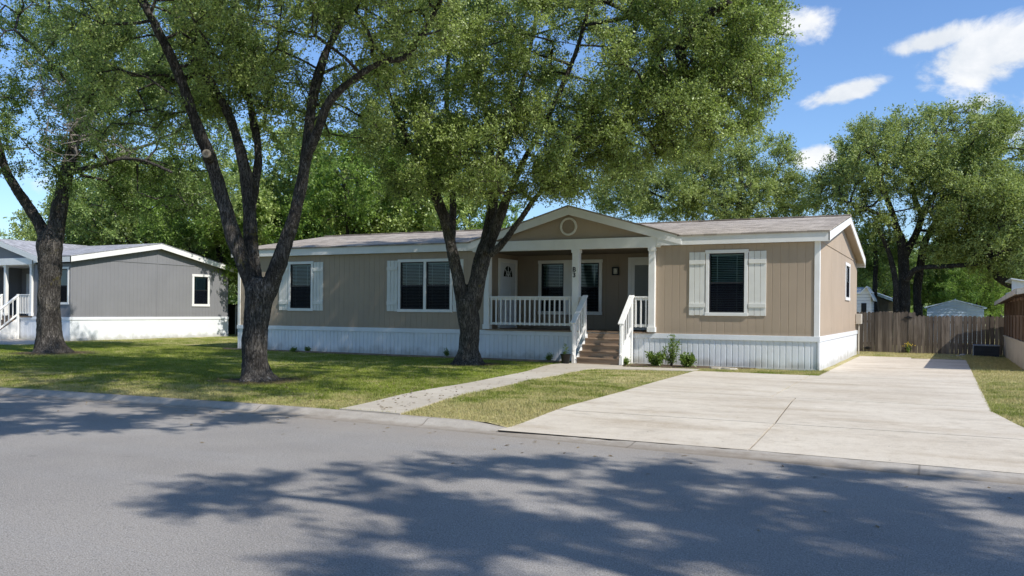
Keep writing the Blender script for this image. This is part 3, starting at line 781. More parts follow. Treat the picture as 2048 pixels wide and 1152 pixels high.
# front main slope split round the dormer
kx = (zr-zf)/(ymid-YFo)
slope(rf, [(XLo, YFo-.03, zf), (gx0+.1, YFo-.03, zf), (XP, ymid, zr), (XLo, ymid, zr)])
slope(rf, [(gx1-.1, YFo-.03, zf), (XRo, YFo-.03, zf), (XRo, ymid, zr), (XP, ymid, zr)])
slope(rf, [(XLo, ymid, zr+.001), (XRo, ymid, zr+.001), (XRo, YBo+.03, zf-.09), (XLo, YBo+.03, zf-.09)])
slope(rf, [(XP, YFo-.03, ZP+.045), (XP, ymid-.0, zr+.03), (gx0+.05, YFo-.03, zf+.012)])
slope(rf, [(XP, YFo-.03, ZP+.045), (gx1-.05, YFo-.03, zf+.012), (XP, ymid-.0, zr+.03)])
rfo = rf.build('roof', M['shingle'], HOME)
cp = MB(); cp.beam((XLo, ymid, zr+.012), (XRo, ymid, zr+.012), .26, .03); cp.build('ridge_cap', M['shingle'], rfo)
# fascia boards
w = MB()
w.box(XLo, XRo, YBo-.03, YBo, 3.26, 3.50); w.build('fascia', M['white'], HOME)
for xa, xb in ((XLo, -12.52), (-7.08, XRo)):
    w = MB(); w.box(xa, xb, YFo, YFo+.03, ZE, ZF); w.box(xa, xb, YFo+.0301, Y0h+.02, ZE+.01, ZE+.03); w.build('fascia', M['white'], HOME, bevel=.004)
w = MB()       # curved rake boards of the porch gable
def rake(sign):
    pts_t, pts_b = [], []
    xe = gx0 if sign < 0 else gx1
    for q in np.linspace(0, 1, 14):
        x = XP+(xe-XP)*q; zt = ZP+.0-SL*abs(x-XP)
        zt = max(zt, ZF-.02) if q > .9 else zt
        zb = zt-.235 if q < .78 else max(zt-.235, ZE+.0)
        pts_t.append((x, zt+.02)); pts_b.append((x, min(zb, zt-.02)))
    return pts_t+pts_b[::-1]
for sgn in (-1, 1):
    pts = rake(sgn)
    if sgn < 0: pts = pts[::-1]
    w.poly(pts, front(YFo-.004), -.03, .012)
w.build('gable_fascia', M['white'], HOME)
for xa, xb in ((XRo-.03, XRo+.0), (XLo, XLo+.03)):
    w = MB()
    for (ya, za, yb_, zb) in ((YFo, ZF+.0, ymid, ZR+.0), (YBo, 3.545, ymid, ZR+.0)):
        V = [(x, y, z) for x in (xa, xb) for y, z in ((ya, za), (yb_, zb), (yb_, zb-.23), (ya, za-.235))]
        w.add(V, [(0, 1, 2, 3), (7, 6, 5, 4), (0, 4, 5, 1), (1, 5, 6, 2), (2, 6, 7, 3), (3, 7, 4, 0)])
    w.build('rake_board', M['white'], HOME)
w = MB()
for (ya, za, yb_, zb) in ((YFo+.03, ZF-.19, ymid, ZR-.16), (YBo-.03, 3.40, ymid, ZR-.16)):
    w.add([(XR, ya, za), (XRo-.031, ya, za), (XRo-.031, yb_, zb), (XR, yb_, zb)], [(0, 1, 2, 3)])
w.build('soffit', paint('tan_soffit', (.42, .34, .26), .7, .05, 1), HOME)
# meter box on the side wall
w = MB(); w.box(XR+.012, XR+.20, 32.55, 32.95, 1.22, 1.58); mo = w.build('meter_box', M['meter'], HOME, bevel=.01)
w = MB(); w.tube([(XR+.1, 32.75, .15), (XR+.1, 32.75, 1.22)], .025, 8); w.build('conduit', M['meter'], mo)

# ------------------------------------------------------------------ grey home at left
GX, GY, GB, GL = -33.40, 23.98, 33.0, -52.
GH = root('manufactured_home', (-42, 28.5, .12), 'grey manufactured home with bright white skirting and a low gable end facing right', 'house')
gm = (GY+GB)/2
w = MB(); gr_ = right(GX); rz = lambda y: 3.66+(4.50-3.66)*(1-abs(y-gm)/(gm-GY))
ribwall(w, gr_, GY, GB, 1.14, rz, .205, .010, .008, [(30.68, 31.62, 1.75, 3.18)]); w.build('side_wall', M['grey'], GH)
w = MB(); w.mbox(gr_, GY+1.9, GB-1.9, 3.66, 3.70, .001, .02); w.mbox(gr_, gm-.02, gm+.02, 1.14, 4.4, .0012, .018); w.build('gable_band', M['grey'], GH)
gf = front(GY)
w = MB(); ribwall(w, gf, -35.9, GX, 1.14, 3.45, .205, .01, .008, [(-35.42, -33.56, 1.76, 3.22)])
w.build('front_wall', M['grey'], GH); w = MB(); ribwall(w, gf, GL, -39.8, 1.14, 3.45, .205, .01, .008); w.build('front_wall', M['grey'], GH); w = MB()
w.mbox(front(GB), GL, GX, 1.14, 3.5, 0, .02); w.mbox(left(GL), GY, GB, 1.14, 3.5, 0, .02)
w.build('rear_wall', M['grey'], GH)
w = MB(); ribwall(w, front(26.0), -39.8, -35.9, 1.1, 3.42, .41, .01, .006); ribwall(w, right(-39.8), GY, 26., 1.1, 3.42, .41, .01, .006); ribwall(w, left(-35.9), GY, 26., 1.1, 3.42, .41, .01, .006)
w.build('porch_wall', M['grey'], GH)
w = MB(); w.box(-39.8, -35.9, GY+.02, 26, 3.42, 3.45); w.build('porch_ceiling', M['white'], GH)
w = MB(); w.box(-39.8, -35.9, GY-.06, 25.99, 1.10, 1.16); w.build('porch_deck', M['deck'], GH)
w = MB(); ribwall(w, right(GX+.012), GY-.02, GB, .06, 1.02, .3, .009, .003); ribwall(w, front(GY-.012), GL, GX+.02, .06, 1.02, .3, .009, .005); w.build('skirting', M['skirt'], GH)
w = MB(); w.box(GX-.01, GX+.04, GY-.03, GB, 1.02, 1.145); w.box(GX, GX+.03, GY-.025, GB, .10, .24); w.box(GL, GX+.03, GY-.04, GY, 1.02, 1.14)
w.build('skirting_trim', M['skirt'], GH)
window(GH, gf, -35.50, -33.48, 1.68, 3.30, .09, 2, 'curtain', mull=.09, label='front window beside the grey corner')
window(GH, gr_, 30.59, 31.71, 1.66, 3.27, .12, 1, 'blind', label='white framed window on the gable end')
window(GH, front(26.0), -38.0, -36.1, 1.75, 3.2, .10, 2, 'curtain', label='dark window under the porch')
d = MB(); d.mbox(front(26.0), -39.4, -38.5, 1.17, 3.15, .003, .03); d.build('door', M['whitedoor'], GH)
w = MB(); w.box(-40.3, -35.75, GY-.17, GY+.03, 3.43, 3.73); w.build('porch_beam', M['white'], GH)
post(GH, -35.95, GY-.02, 1.161, 3.43, .14); post(GH, -37.78, GY-.02, 1.161, 3.43, .14); post(GH, -39.75, GY-.02, 1.161, 3.43, .14)
baluster_rail(GH, (-36.80, GY-.04), (-36.02, GY-.04), 2.12, 2.12, 1.27, 1.27, 7)
baluster_rail(GH, (-39.7, GY-.04), (-38.0, GY-.04), 2.12, 2.12, 1.27, 1.27, 11)
gyb = stairs(GH, -37.95, -36.85, GY-.06, 1.14, .142, 6, .24)
for xx in (-36.8, -38.0):
    w = MB(); w.box(xx-.045, xx+.045, GY-.15, GY-.06, .14, 2.13); w.box(xx-.045, xx+.045, gyb-.04, gyb+.05, .14, 1.12); w.build('newel_post', M['white'], GH)
    baluster_rail(GH, (xx, gyb-.06), (xx, GY-.06), 1.15, 2.13, .25, 1.24, 7, .034, .13)
# its roof
rf = MB(); RX, LX = GX+.27, GL-.2; fy, by_ = GY-.2, GB+.25
slope(rf, [(LX, fy, 3.77), (-40.6, fy, 3.77), (-38.4, gm, 4.64), (LX, gm, 4.64)]); slope(rf, [(-35.6, fy, 3.77), (RX, fy, 3.77), (RX, gm, 4.64), (-38.4, gm, 4.64)])
slope(rf, [(LX, gm, 4.641), (RX, gm, 4.641), (RX, by_, 3.70), (LX, by_, 3.70)])
slope(rf, [(-38.4, fy-.02, 4.66), (-38.4, gm, 4.66), (-41.5, fy-.02, 3.775)]); slope(rf, [(-38.4, fy-.02, 4.66), (-35.3, fy-.02, 3.775), (-38.4, gm, 4.66)])
rf.build('roof', M['shingle2'], GH)
for q in ((-35.6, RX, fy, fy+.03, 3.50, 3.74), (LX, -41.2, fy, fy+.03, 3.50, 3.74), (LX, RX, by_-.03, by_, 3.44, 3.67)): w = MB(); w.box(*q); w.build('fascia', M['white'], GH)
w = MB()
for (ya, za) in ((fy, 3.74), (by_, 3.67)):
    V = [(x, y, z) for x in (RX-.03, RX) for y, z in ((ya, za), (gm, 4.61), (gm, 4.37), (ya, za-.24))]
    w.add(V, [(0, 1, 2, 3), (7, 6, 5, 4), (0, 4, 5, 1), (1, 5, 6, 2), (2, 6, 7, 3), (3, 7, 4, 0)])
w.build('rake_board', M['white'], GH)
w = MB(); w.poly([(-41.0, 3.6), (-35.8, 3.6), (-38.4, 4.5)], front(GY-.02), -.02, 0); w.build('gable_wall', M['grey'], GH)
w = MB()
for sgn in (-1, 1):
    p_ = [(-38.4, 4.64), (-38.4+sgn*3.1, 3.76), (-38.4+sgn*3.1, 3.52), (-38.4, 4.40)]
    w.poly(p_ if sgn < 0 else p_[::-1], front(fy-.015), -.02, .012)
w.build('gable_fascia', M['white'], GH)

# ------------------------------------------------------------------ fences
def picket_fence(name, loc, runs, mat, label, yy, ztops, hinge=None, w_=.135, gap=.005, dx=None):
    o = root(name, loc, label, 'fence')
    m = MB()
    for (x0, x1, zt) in runs:
        x = x0
        while x < x1:
            ww = w_*random.uniform(.86, 1.08); h = zt+random.uniform(-.018, .022); le = random.uniform(-.006, .006); yj = yy+random.uniform(-.006, .008)
            pts = [(x, .10), (x+ww, .10), (x+ww+le, h-.045), (x+ww*.72+le, h), (x+ww*.28+le, h), (x+le, h-.045)]
            m.poly(pts, front(yj), 0, .018); x += ww+gap*random.uniform(.15, 1.7)
    m.build('pickets', mat, o)
    X0, X1 = runs[0][0], runs[-1][1]
    r_ = MB()
    for z in (.40, 1.25): r_.box(X0, X1, yy+.010, yy+.05, z, z+.09)
    r_.build('rail', mat, o)
    for x in np.arange(X0+.3, X1, 2.4):
        p_ = MB(); p_.box(x, x+.09, yy+.051, yy+.14, .1, 1.55); p_.build('fence_post', mat, o)
    return o
FY = 35.6
fo = picket_fence('wooden_fence', (-.6, FY, .12), [(-7.5, -1.08, 1.67), (-1.06, 5.2, 1.53)], M['fence'], 'weathered grey brown wooden picket fence across the end of the driveway', FY, None)
for (hx, hz) in ((-1.26, 1.455), (-1.26, .285), (-2.68, .27)):
    m = MB(); mp = front(FY-.032); sx = .165
    m.poly([(hx-sx, hz+.005), (hx-.07, hz+.025), (hx-.03, hz+.055), (hx+.03, hz+.055), (hx+.07, hz+.025), (hx+sx, hz+.005), (hx+.07, hz-.025), (hx, hz-.06), (hx-.07, hz-.025)][::-1], mp, -.006, .012)
    m.build('hinge', M['black'], fo)
picket_fence('wooden_fence', (-30, 36.0, .12), [(-37.0, -22.8, 1.83)], M['fencedark'], 'dark wooden fence seen in the gap between the two homes', 36.0, None)
# white stake by the fence in the gap
m = MB(); m.tube([(-35.55, 35.7, .1), (-35.55, 35.7, 1.75)], .035, 8)
tag(m.build('fence_pole', M['white'], loc=(-35.55, 35.7, .12)), 'thin white pole in front of the dark fence between the homes', 'pole')

# ------------------------------------------------------------------ right-hand porch building
PB = root('screened_porch', (4, 30, .12), 'brown timber screened porch on a tan panelled base at the right edge', 'porch')
PXw, PY0, PY1 = 1.86, 25.6, 35.2
w = MB(); ribwall(w, left(PXw), PY0, PY1, .05, .83, .62, .012, .008); w.box(PXw, PXw+3, PY0, PY0+.02, .05, .83); w.box(PXw-.03, PXw+.05, PY0, PY1, .83, .87); w.build('base_wall', M['tanwall'], PB)
w = MB()
ys = np.linspace(PY0+.03, PY1-.05, 8)
for y in ys: w = MB(); w.box(PXw+.0, PXw+.09, y-.045, y+.045, .871, 2.22); w.build('timber_post', M['brownwood'], PB)
for x in (2.9, 4.0): w = MB(); w.box(x, x+.09, PY0+.02, PY0+.11, .871, 2.22); w.build('timber_post', M['brownwood'], PB)
w = MB()
for a, b in zip(ys[:-1], ys[1:]): w.box(PXw+.03, PXw+.05, a+.05, b-.05, .88, 1.52)
w.box(PXw+.02, PXw+.07, PY0, PY1, 1.521, 1.58); w.box(PXw+.02, PXw+.07, PY0, PY1, 2.0, 2.09)
w.build('lower_panel', M['brownwood'], PB)
w = MB()
for y0_, z0_, y1_, z1_ in ((24.9, 2.24, 35.3, 2.04),):
    V = [(1.58, y0_, z0_), (6.5, y0_, z0_+1.0), (6.5, y1_, z1_+1.0), (1.58, y1_, z1_)]
    slope(w, V, .04)
w.build('roof', M['shingle2'], PB)
w = MB(); V = [(x, y, z) for x in (1.555, 1.585) for y, z in ((24.87, 2.25), (35.3, 2.05), (35.3, 1.93), (24.87, 2.11))]
w.add(V, [(0, 1, 2, 3), (7, 6, 5, 4), (0, 4, 5, 1), (1, 5, 6, 2), (2, 6, 7, 3), (3, 7, 4, 0)])
V = [(x, y, z) for y in (24.86, 24.90) for x, z in ((1.586, 2.25), (6.5, 3.25), (6.5, 3.09), (1.586, 2.10))]
w.add(V, [(0, 1, 2, 3), (7, 6, 5, 4), (0, 4, 5, 1), (1, 5, 6, 2), (2, 6, 7, 3), (3, 7, 4, 0)])
w.build('fascia', paint('weathered_grey_fascia', (.42, .40, .38), .7, .1, 3), PB)
w = MB(); w.add([(1.59, 24.91, 2.12), (PXw+.05, 24.91, 2.19), (PXw+.05, 35.2, 2.0), (1.59, 35.2, 1.95)], [(0, 1, 2, 3)]); w.add([(PXw+.05, 24.91, 2.19), (6.4, 24.91, 3.1), (6.4, 35.2, 2.9), (PXw+.05, 35.2, 2.0)], [(0, 1, 2, 3)])
w.build('soffit', M['brownwood'], PB)
w = MB(); w.box(4.9, 4.95, PY0, PY1, .05, 3.0); w.box(PXw+.1, 4.9, 35.15, 35.2, .05, 2.1); w.build('inner_wall', M['brownwood'], PB)
# light panel of another roof behind
q0, q1, q2 = PY(2022, 556, 41), PY(2042, 563, 41), PY(2048, 585, 41)
BR = root('back_building', (q0[0]+2, 42, .12), 'pale blue grey gable top behind the screened porch roof', 'house')
w = MB(); w.box(q0[0]+.02, q0[0]+5.5, 41.05, 44.9, .1, q0[2]-.55); w.build('wall', M['bluemetal'], BR)
w = MB(); slope(w, [(q0[0], 40.9, q0[2]), (q0[0], 45, q0[2]), (q0[0]+6, 45, q0[2]-1.2), (q0[0]+6, 40.9, q0[2]-1.2)], .05)
w.poly([(q0[0]+.03, q0[2]-.56), (q0[0]+.03, q0[2]-.06), (q0[0]+5.6, q0[2]-1.15), (q0[0]+5.6, q0[2]-1.3)], front(41.04), -.02, 0)
w.build('roof', M['shedwhite'], BR)
# dark storage box
bx0, bx1, byy = .86, 1.69, 34.1
SB = root('storage_box', ((bx0+bx1)/2, byy+.25, .12), 'dark blue storage box with grey lid against the fence', 'storage box')
w = MB(); w.box(bx0+.02, bx1-.02, byy, byy+.5, .12, .49)
for z in (.22, .32, .42): w.box(bx0+.05, bx1-.05, byy-.008, byy-.001, z, z+.02)
w.build('body', M['darkbox'], SB, bevel=.01)
w = MB(); w.box(bx0, bx1, byy-.02, byy+.52, .491, .53); w.build('lid', M['greylid'], SB, bevel=.01)
w = MB(); w.box(bx0-.006, bx0+.03, byy-.012, byy+.1, .12, .49); w.build('corner_edge', M['greylid'], SB)
# rubble by the fence
for i, (px, py) in enumerate(((1903, 712), (1915, 713), (1925, 711.5))):
    q = G(px, py); w = MB(); s_ = .05+.02*i; th = np.linspace(0, 2*pi, 8)[:-1]
    V = [(q[0]+s_*1.6*cos(t)*random.uniform(.8, 1.1), q[1]+s_*sin(t), .115) for t in th]+[(q[0]+s_*.9*cos(t), q[1]+s_*.5*sin(t), .115+s_*random.uniform(.5, .9)) for t in th]
    w.add(V, [(j, (j+1) % 7, 7+(j+1) % 7, 7+j) for j in range(7)]+[tuple(range(7, 14))])
    tag(w.build('pale_stone', M['curb'], loc=(q[0], q[1], .12)), ['pale stone by the fence, leftmost of three', 'pale stone by the fence, middle of three', 'pale stone by the fence, nearest the storage box'][i], 'stone', 'small stones at the foot of the fence')
# blue metal shed
yS = 50.; a = PY(1854, 632, yS); b = PY(1968, 632, yS); pk = PY(1909, 599, yS); ev = PY(1851, 614, yS)
BS = root('metal_shed', ((a[0]+b[0])/2, yS+1.5, .12), 'pale blue metal shed with low gable beyond the fence', 'shed')
w = MB(); mp = front(yS); z = .12
while z < 2.6:
    pts = []
    hw0 = (b[0]-a[0])/2; cx = (a[0]+b[0])/2
    zt = z+.155
    def half(zz): return hw0 if zz < ev[2]-.05 else max(0, hw0*(pk[2]-.05-zz)/(pk[2]-ev[2]))
    h0, h1 = half(z), half(zt)
    if h0 > .02: w.add([mp(cx-h0, z, .018), mp(cx+h0, z, .018), mp(cx+h1, zt-.01, 0), mp(cx-h1, zt-.01, 0)], [(0, 1, 2, 3)]); w.add([mp(cx-h1, zt-.01, 0), mp(cx+h1, zt-.01, 0), mp(cx+h1, zt, .018), mp(cx-h1, zt, .018)], [(0, 1, 2, 3)])
    z = zt
w.box(a[0]+.01, b[0]-.01, yS+.02, yS+3, .1, ev[2]-.05); w.build('wall', M['bluemetal'], BS)
w = MB(); cx = (a[0]+b[0])/2
slope(w, [(ev[0]-.06, yS-.1, ev[2]), (cx, yS-.1, pk[2]), (cx, yS+3.1, pk[2]), (ev[0]-.06, yS+3.1, ev[2])], .06)
slope(w, [(cx, yS-.1, pk[2]+.001), (2*cx-ev[0]+.06, yS-.1, ev[2]), (2*cx-ev[0]+.06, yS+3.1, ev[2]), (cx, yS+3.1, pk[2]+.001)], .06)
w.build('roof', M['bluemetal'], BS)
# small white shed and taupe house beyond the fence
yW = 44.; e0 = PY(1723, 584, yW); pk = PY(1734, 572, yW); e1 = PY(1743, 599, yW)
WS = root('white_shed', (e0[0]-1, yW+1, .12), 'small white shed with gable peeking over the fence beside the home', 'shed')
w = MB(); z = .12
while z < e0[2]:
    w.box(e0[0]-3, e1[0]-.03, yW-.012, yW+2, z, z+.14); z += .15
w.poly([(e0[0]-.05, e0[2]), (e1[0]+.12, e0[2]-.05), (pk[0], pk[2]-.05)], front(yW), -.1, .01); w.build('wall', M['shedwhite'], WS)
w = MB(); slope(w, [(e0[0]-.05, yW-.15, e0[2]), (pk[0], yW-.15, pk[2]), (pk[0], yW+2.2, pk[2]), (e0[0]-.05, yW+2.2, e0[2])], .07)
slope(w, [(pk[0], yW-.15, pk[2]+.001), (e1[0]+.1, yW-.15, e1[2]), (e1[0]+.1, yW+2.2, e1[2]), (pk[0], yW+2.2, pk[2]+.001)], .07)
slope(w, [(e0[0]-3, yW-.2, e0[2]-.02), (e0[0]-.06, yW-.2, e0[2]-.02), (e0[0]-.06, yW+2, pk[2]), (e0[0]-3, yW+2, pk[2])], .07)
w.build('roof', M['shedwhite'], WS)
w = MB(); w.mbox(front(yW), e1[0]-.45, e1[0]-.22, 1.5, 2.1, .013, .03); w.build('window', M['sash'], WS)
yT = 52.; f0 = PY(1738, 582, yT); f1 = PY(1790, 600, yT)
TH = root('taupe_house', (f0[0]-2, yT+3, .12), 'taupe house with pale roof edge half hidden by trunks', 'house')
w = MB(); w.poly([(f0[0]-4, .1), (f1[0]-.35, .1), (f1[0]-.35, f1[2]-.08), (f0[0], f0[2]-.12), (f0[0]-4, f0[2]-.9)], front(yT), -5, 0); w.build('wall', M['taupe'], TH)
w = MB(); slope(w, [(f0[0], yT-.4, f0[2]+.06), (f1[0]+.1, yT-.4, f1[2]), (f1[0]+.1, yT+6, f1[2]), (f0[0], yT+6, f0[2]+.06)], .16)
slope(w, [(f0[0]-4.4, yT-.4, f0[2]-.9), (f0[0], yT-.4, f0[2]+.061), (f0[0], yT+6, f0[2]+.061), (f0[0]-4.4, yT+6, f0[2]-.9)], .16)
w.build('roof', M['bluemetal'], TH)

# ------------------------------------------------------------------ trees
def catmull(P, sub=4):
    P = np.array(P, float); Q = np.vstack([2*P[0]-P[1], P, 2*P[-1]-P[-2]]); out = []
    for i in range(1, len(Q)-2):
        for t in np.linspace(0, 1, sub, endpoint=False):
            a, b, c_, d_ = Q[i-1], Q[i], Q[i+1], Q[i+2]
            out.append(.5*((2*b)+(-a+c_)*t+(2*a-5*b+4*c_-d_)*t*t+(-a+3*b-3*c_+d_)*t**3))
    out.append(P[-1]); return np.array(out)
def fnoise(P, sc, seed=0):
    r_ = np.random.default_rng(seed); out = np.zeros(len(P))
    for k in range(7):
        w_ = r_.normal(size=3)*sc*(1+.5*k); out += np.sin(P@w_+r_.uniform(0, 6.28))/(1+.5*k)
    return out/2.5
def limb_tube(mb, L, n=14, seed=0, flare=0.):
    """L: rows x,y,z,r"""
    P = L[:, :3].copy(); r = L[:, 3]
    T = np.gradient(P, axis=0); T /= np.linalg.norm(T, axis=1)[:, None]+1e-9
    rr = np.random.default_rng(seed); ph = rr.uniform(0, 6.28, 5)
    V = []; ref = np.array([.93, .36, .05])
    for i in range(len(P)):
        a = np.cross(T[i], ref); a /= np.linalg.norm(a); b = np.cross(T[i], a)
        for j in range(n):
            th = 2*pi*j/n
            q = 1+.045*sin(3*th+ph[0]+i*.23)+.035*sin(5*th+ph[1]-i*.31)+.05*sin(i*.9+ph[2])*.5
            if flare: 
                hgt = max(P[i][2]-.10, 0); q *= 1+flare*math.exp(-hgt/.16)*(.30+.35*max(0, sin(5*th+ph[3]))+.22*max(0, sin(3*th+ph[4])))
            V.append(P[i]+r[i]*q*(a*cos(th)+b*sin(th)))
    k = len(P)
    mb.add(V, [(i*n+j, i*n+(j+1) % n, (i+1)*n+(j+1) % n, (i+1)*n+j) for i in range(k-1) for j in range(n)]+[tuple(range(n))[::-1], tuple(range((k-1)*n, k*n))])

def blob_pts(blobs, rg):
    out = []
    for (c, rad, n, low) in blobs:
        k = 0; acc = []
        while k < n:
            q = rg.uniform(-1, 1, (n*3, 3)); d2 = (q**2).sum(1); q = q[(d2 < 1) & (rg.random(len(q)) < .25+.75*d2)]
            acc.append(q); k += len(q)
        q = np.vstack(acc)[:n]
        P = np.array(c)+q[:, :1]*rad[0]*_R+q[:, 1:2]*rad[1]*_U+q[:, 2:3]*rad[2]*_F
        out.append(np.hstack([P, q[:, 0:1]*_R+q[:, 1:2]*_U+q[:, 2:3]*_F]))
    return np.vstack(out)

def grow(limbs, clusters, rg, start=.3, step=.45, limb_min_z=2.5, r0=.0055):
    pos, par, cost, cnt, lr = [], [], [], [], []
    for L in limbs:
        for i in range(len(L)):
            if L[i, 2] < limb_min_z: continue
            pos.append(L[i, :3]); par.append(-1); cost.append(0.); cnt.append(0); lr.append(L[i, 3])
    nl = len(pos); N_ = nl+len(clusters)*22
    A = np.zeros((N_, 3)); A[:nl] = pos; C_ = np.zeros(N_); n = nl
    PAR = np.full(N_, -1); 
    C_[:nl] = [0.45*max(0, .12-r)/.12 for r in lr]
    d0 = np.array([np.min(((A[:nl]-c)**2).sum(1)) for c in clusters]); order = np.argsort(d0)
    ends = []
    for ci in order:
        c = clusters[ci]; d = np.sqrt(((A[:n]-c)**2).sum(1)); k = int(np.argmin(d+.28*C_[:n]+.25*np.maximum(0, A[:n, 2]-c[2])))
        dist = d[k]; m = max(1, min(20, int(dist/step+.5))); p0 = A[k].copy(); prev = k
        side = rg.normal(size=3)*.12*dist; bow = np.array([0, 0, rg.uniform(-.02, .20)*dist])
        for j in range(1, m+1):
            t = j/m; q = p0+(c-p0)*t+(side+bow)*math.sin(pi*t)+(rg.normal(size=3)*.05 if j < m else 0)
            A[n] = q; PAR[n] = prev; C_[n] = C_[prev]+dist/m; prev = n; n += 1
        ends.append(prev)
    cnt = np.zeros(n)
    for e in ends: cnt[e] += 1
    for i in range(n-1, nl-1, -1):
        if PAR[i] >= 0: cnt[PAR[i]] += cnt[i]
    rad = r0*np.maximum(cnt, 1)**.55
    lr = np.array(lr)
    V = []; F_ = []; sd = 5; b = 0
    idx = np.arange(nl, n); pr = PAR[nl:n]
    P0, P1 = A[pr], A[idx]; ra = rad[pr].copy(); isl = pr < nl; ra[isl] = np.minimum(rad[idx][isl]*1.25, lr[pr[isl]]*.8); rb = rad[idx]; ra = np.minimum(ra, rb*1.6)
    T = P1-P0; T /= np.linalg.norm(T, axis=1)[:, None]+1e-9
    ref = np.where(np.abs(T[:, 2:3]) < .9, np.array([[0, 0, 1.]]), np.array([[1., 0, 0]]))
    a = np.cross(T, ref); a /= np.linalg.norm(a, axis=1)[:, None]; bb = np.cross(T, a)
    th = np.arange(sd)*2*pi/sd
    ringa = P0[:, None]+ra[:, None, None]*(a[:, None]*np.cos(th)[None, :, None]+bb[:, None]*np.sin(th)[None, :, None])
    ringb = (P1+T*.01)[:, None]+rb[:, None, None]*(a[:, None]*np.cos(th)[None, :, None]+bb[:, None]*np.sin(th)[None, :, None])
    V = np.concatenate([ringa, ringb], 1).reshape(-1, 3); k = len(P0); o = (np.arange(k)*2*sd)[:, None, None]
    j = np.arange(sd); q = np.stack([j, (j+1) % sd, sd+(j+1) % sd, sd+j], -1)[None]
    F_ = (o+q).reshape(-1, 4)
    return V, F_

def leaves(clusters, outward, rg, per=120, twlen=.45, L=.06, W=.033, twigs=7, spread=.055, up=.15, drop_=.0):
    n = len(clusters); K = n*twigs
    cd = np.repeat(outward, twigs, 0); c = np.repeat(clusters, twigs, 0)
    dr = cd*.55+rg.normal(size=(K, 3))*.75; dr[:, 2] += up; dr /= np.linalg.norm(dr, axis=1)[:, None]
    ln = twlen*rg.uniform(.5, 1.25, K)
    m = max(1, per//twigs); t = rg.uniform(.05, 1.05, (K, m))
    P = c[:, None]+dr[:, None]*(t*ln[:, None])[..., None]+rg.normal(size=(K, m, 3))*spread*.6
    P[..., 2] -= (t**2)*ln[:, None]*drop_
    P = P.reshape(-1, 3); D_ = np.repeat(dr, m, 0)
    ax = D_*.6+rg.normal(size=P.shape)*.7; ax /= np.linalg.norm(ax, axis=1)[:, None]
    nr = rg.normal(size=P.shape)+np.array([0, 0, .55]); sd = np.cross(ax, nr); sd /= np.linalg.norm(sd, axis=1)[:, None]+1e-9
    s = rg.uniform(.65, 1.25, len(P))[:, None]
    nn = np.cross(ax, sd)
    V = np.stack([P, P+ax*L*s*.45+sd*W*s*.5+nn*W*.12, P+ax*L*s, P+ax*L*s*.45-sd*W*s*.5+nn*W*.12], 1).reshape(-1, 3)
    F_ = np.arange(len(P)*4).reshape(-1, 4)
    ct = rg.uniform(0, 1, n); tint = np.clip(np.repeat(np.repeat(ct, twigs), m)*.45+rg.uniform(0, 1, len(P))*.6-.03, 0, 1)
    # bare twig ribbons
    wv = rg.normal(size=(K, 3)); wv = np.cross(dr, wv); wv /= np.linalg.norm(wv, axis=1)[:, None]; wv *= .0045
    e = c+dr*ln[:, None]; e[:, 2] -= ln*drop_
    TV = np.stack([c-wv, c+wv, e+wv*.4, e-wv*.4], 1).reshape(-1, 3); TF = np.arange(K*4).reshape(-1, 4)
    return V, F_, tint, TV, TF

def in_view(P, margin=0.):
    v = P-CAM; d = v@_F; ok = d > .3; u = 1024+FOC*(v@R2)/np.maximum(d, .3); w_ = HY-FOC*(v@U2)/np.maximum(d, .3)
    return ok & (u > -margin) & (u < 2048+margin) & (w_ > -margin) & (w_ < 1152+margin)

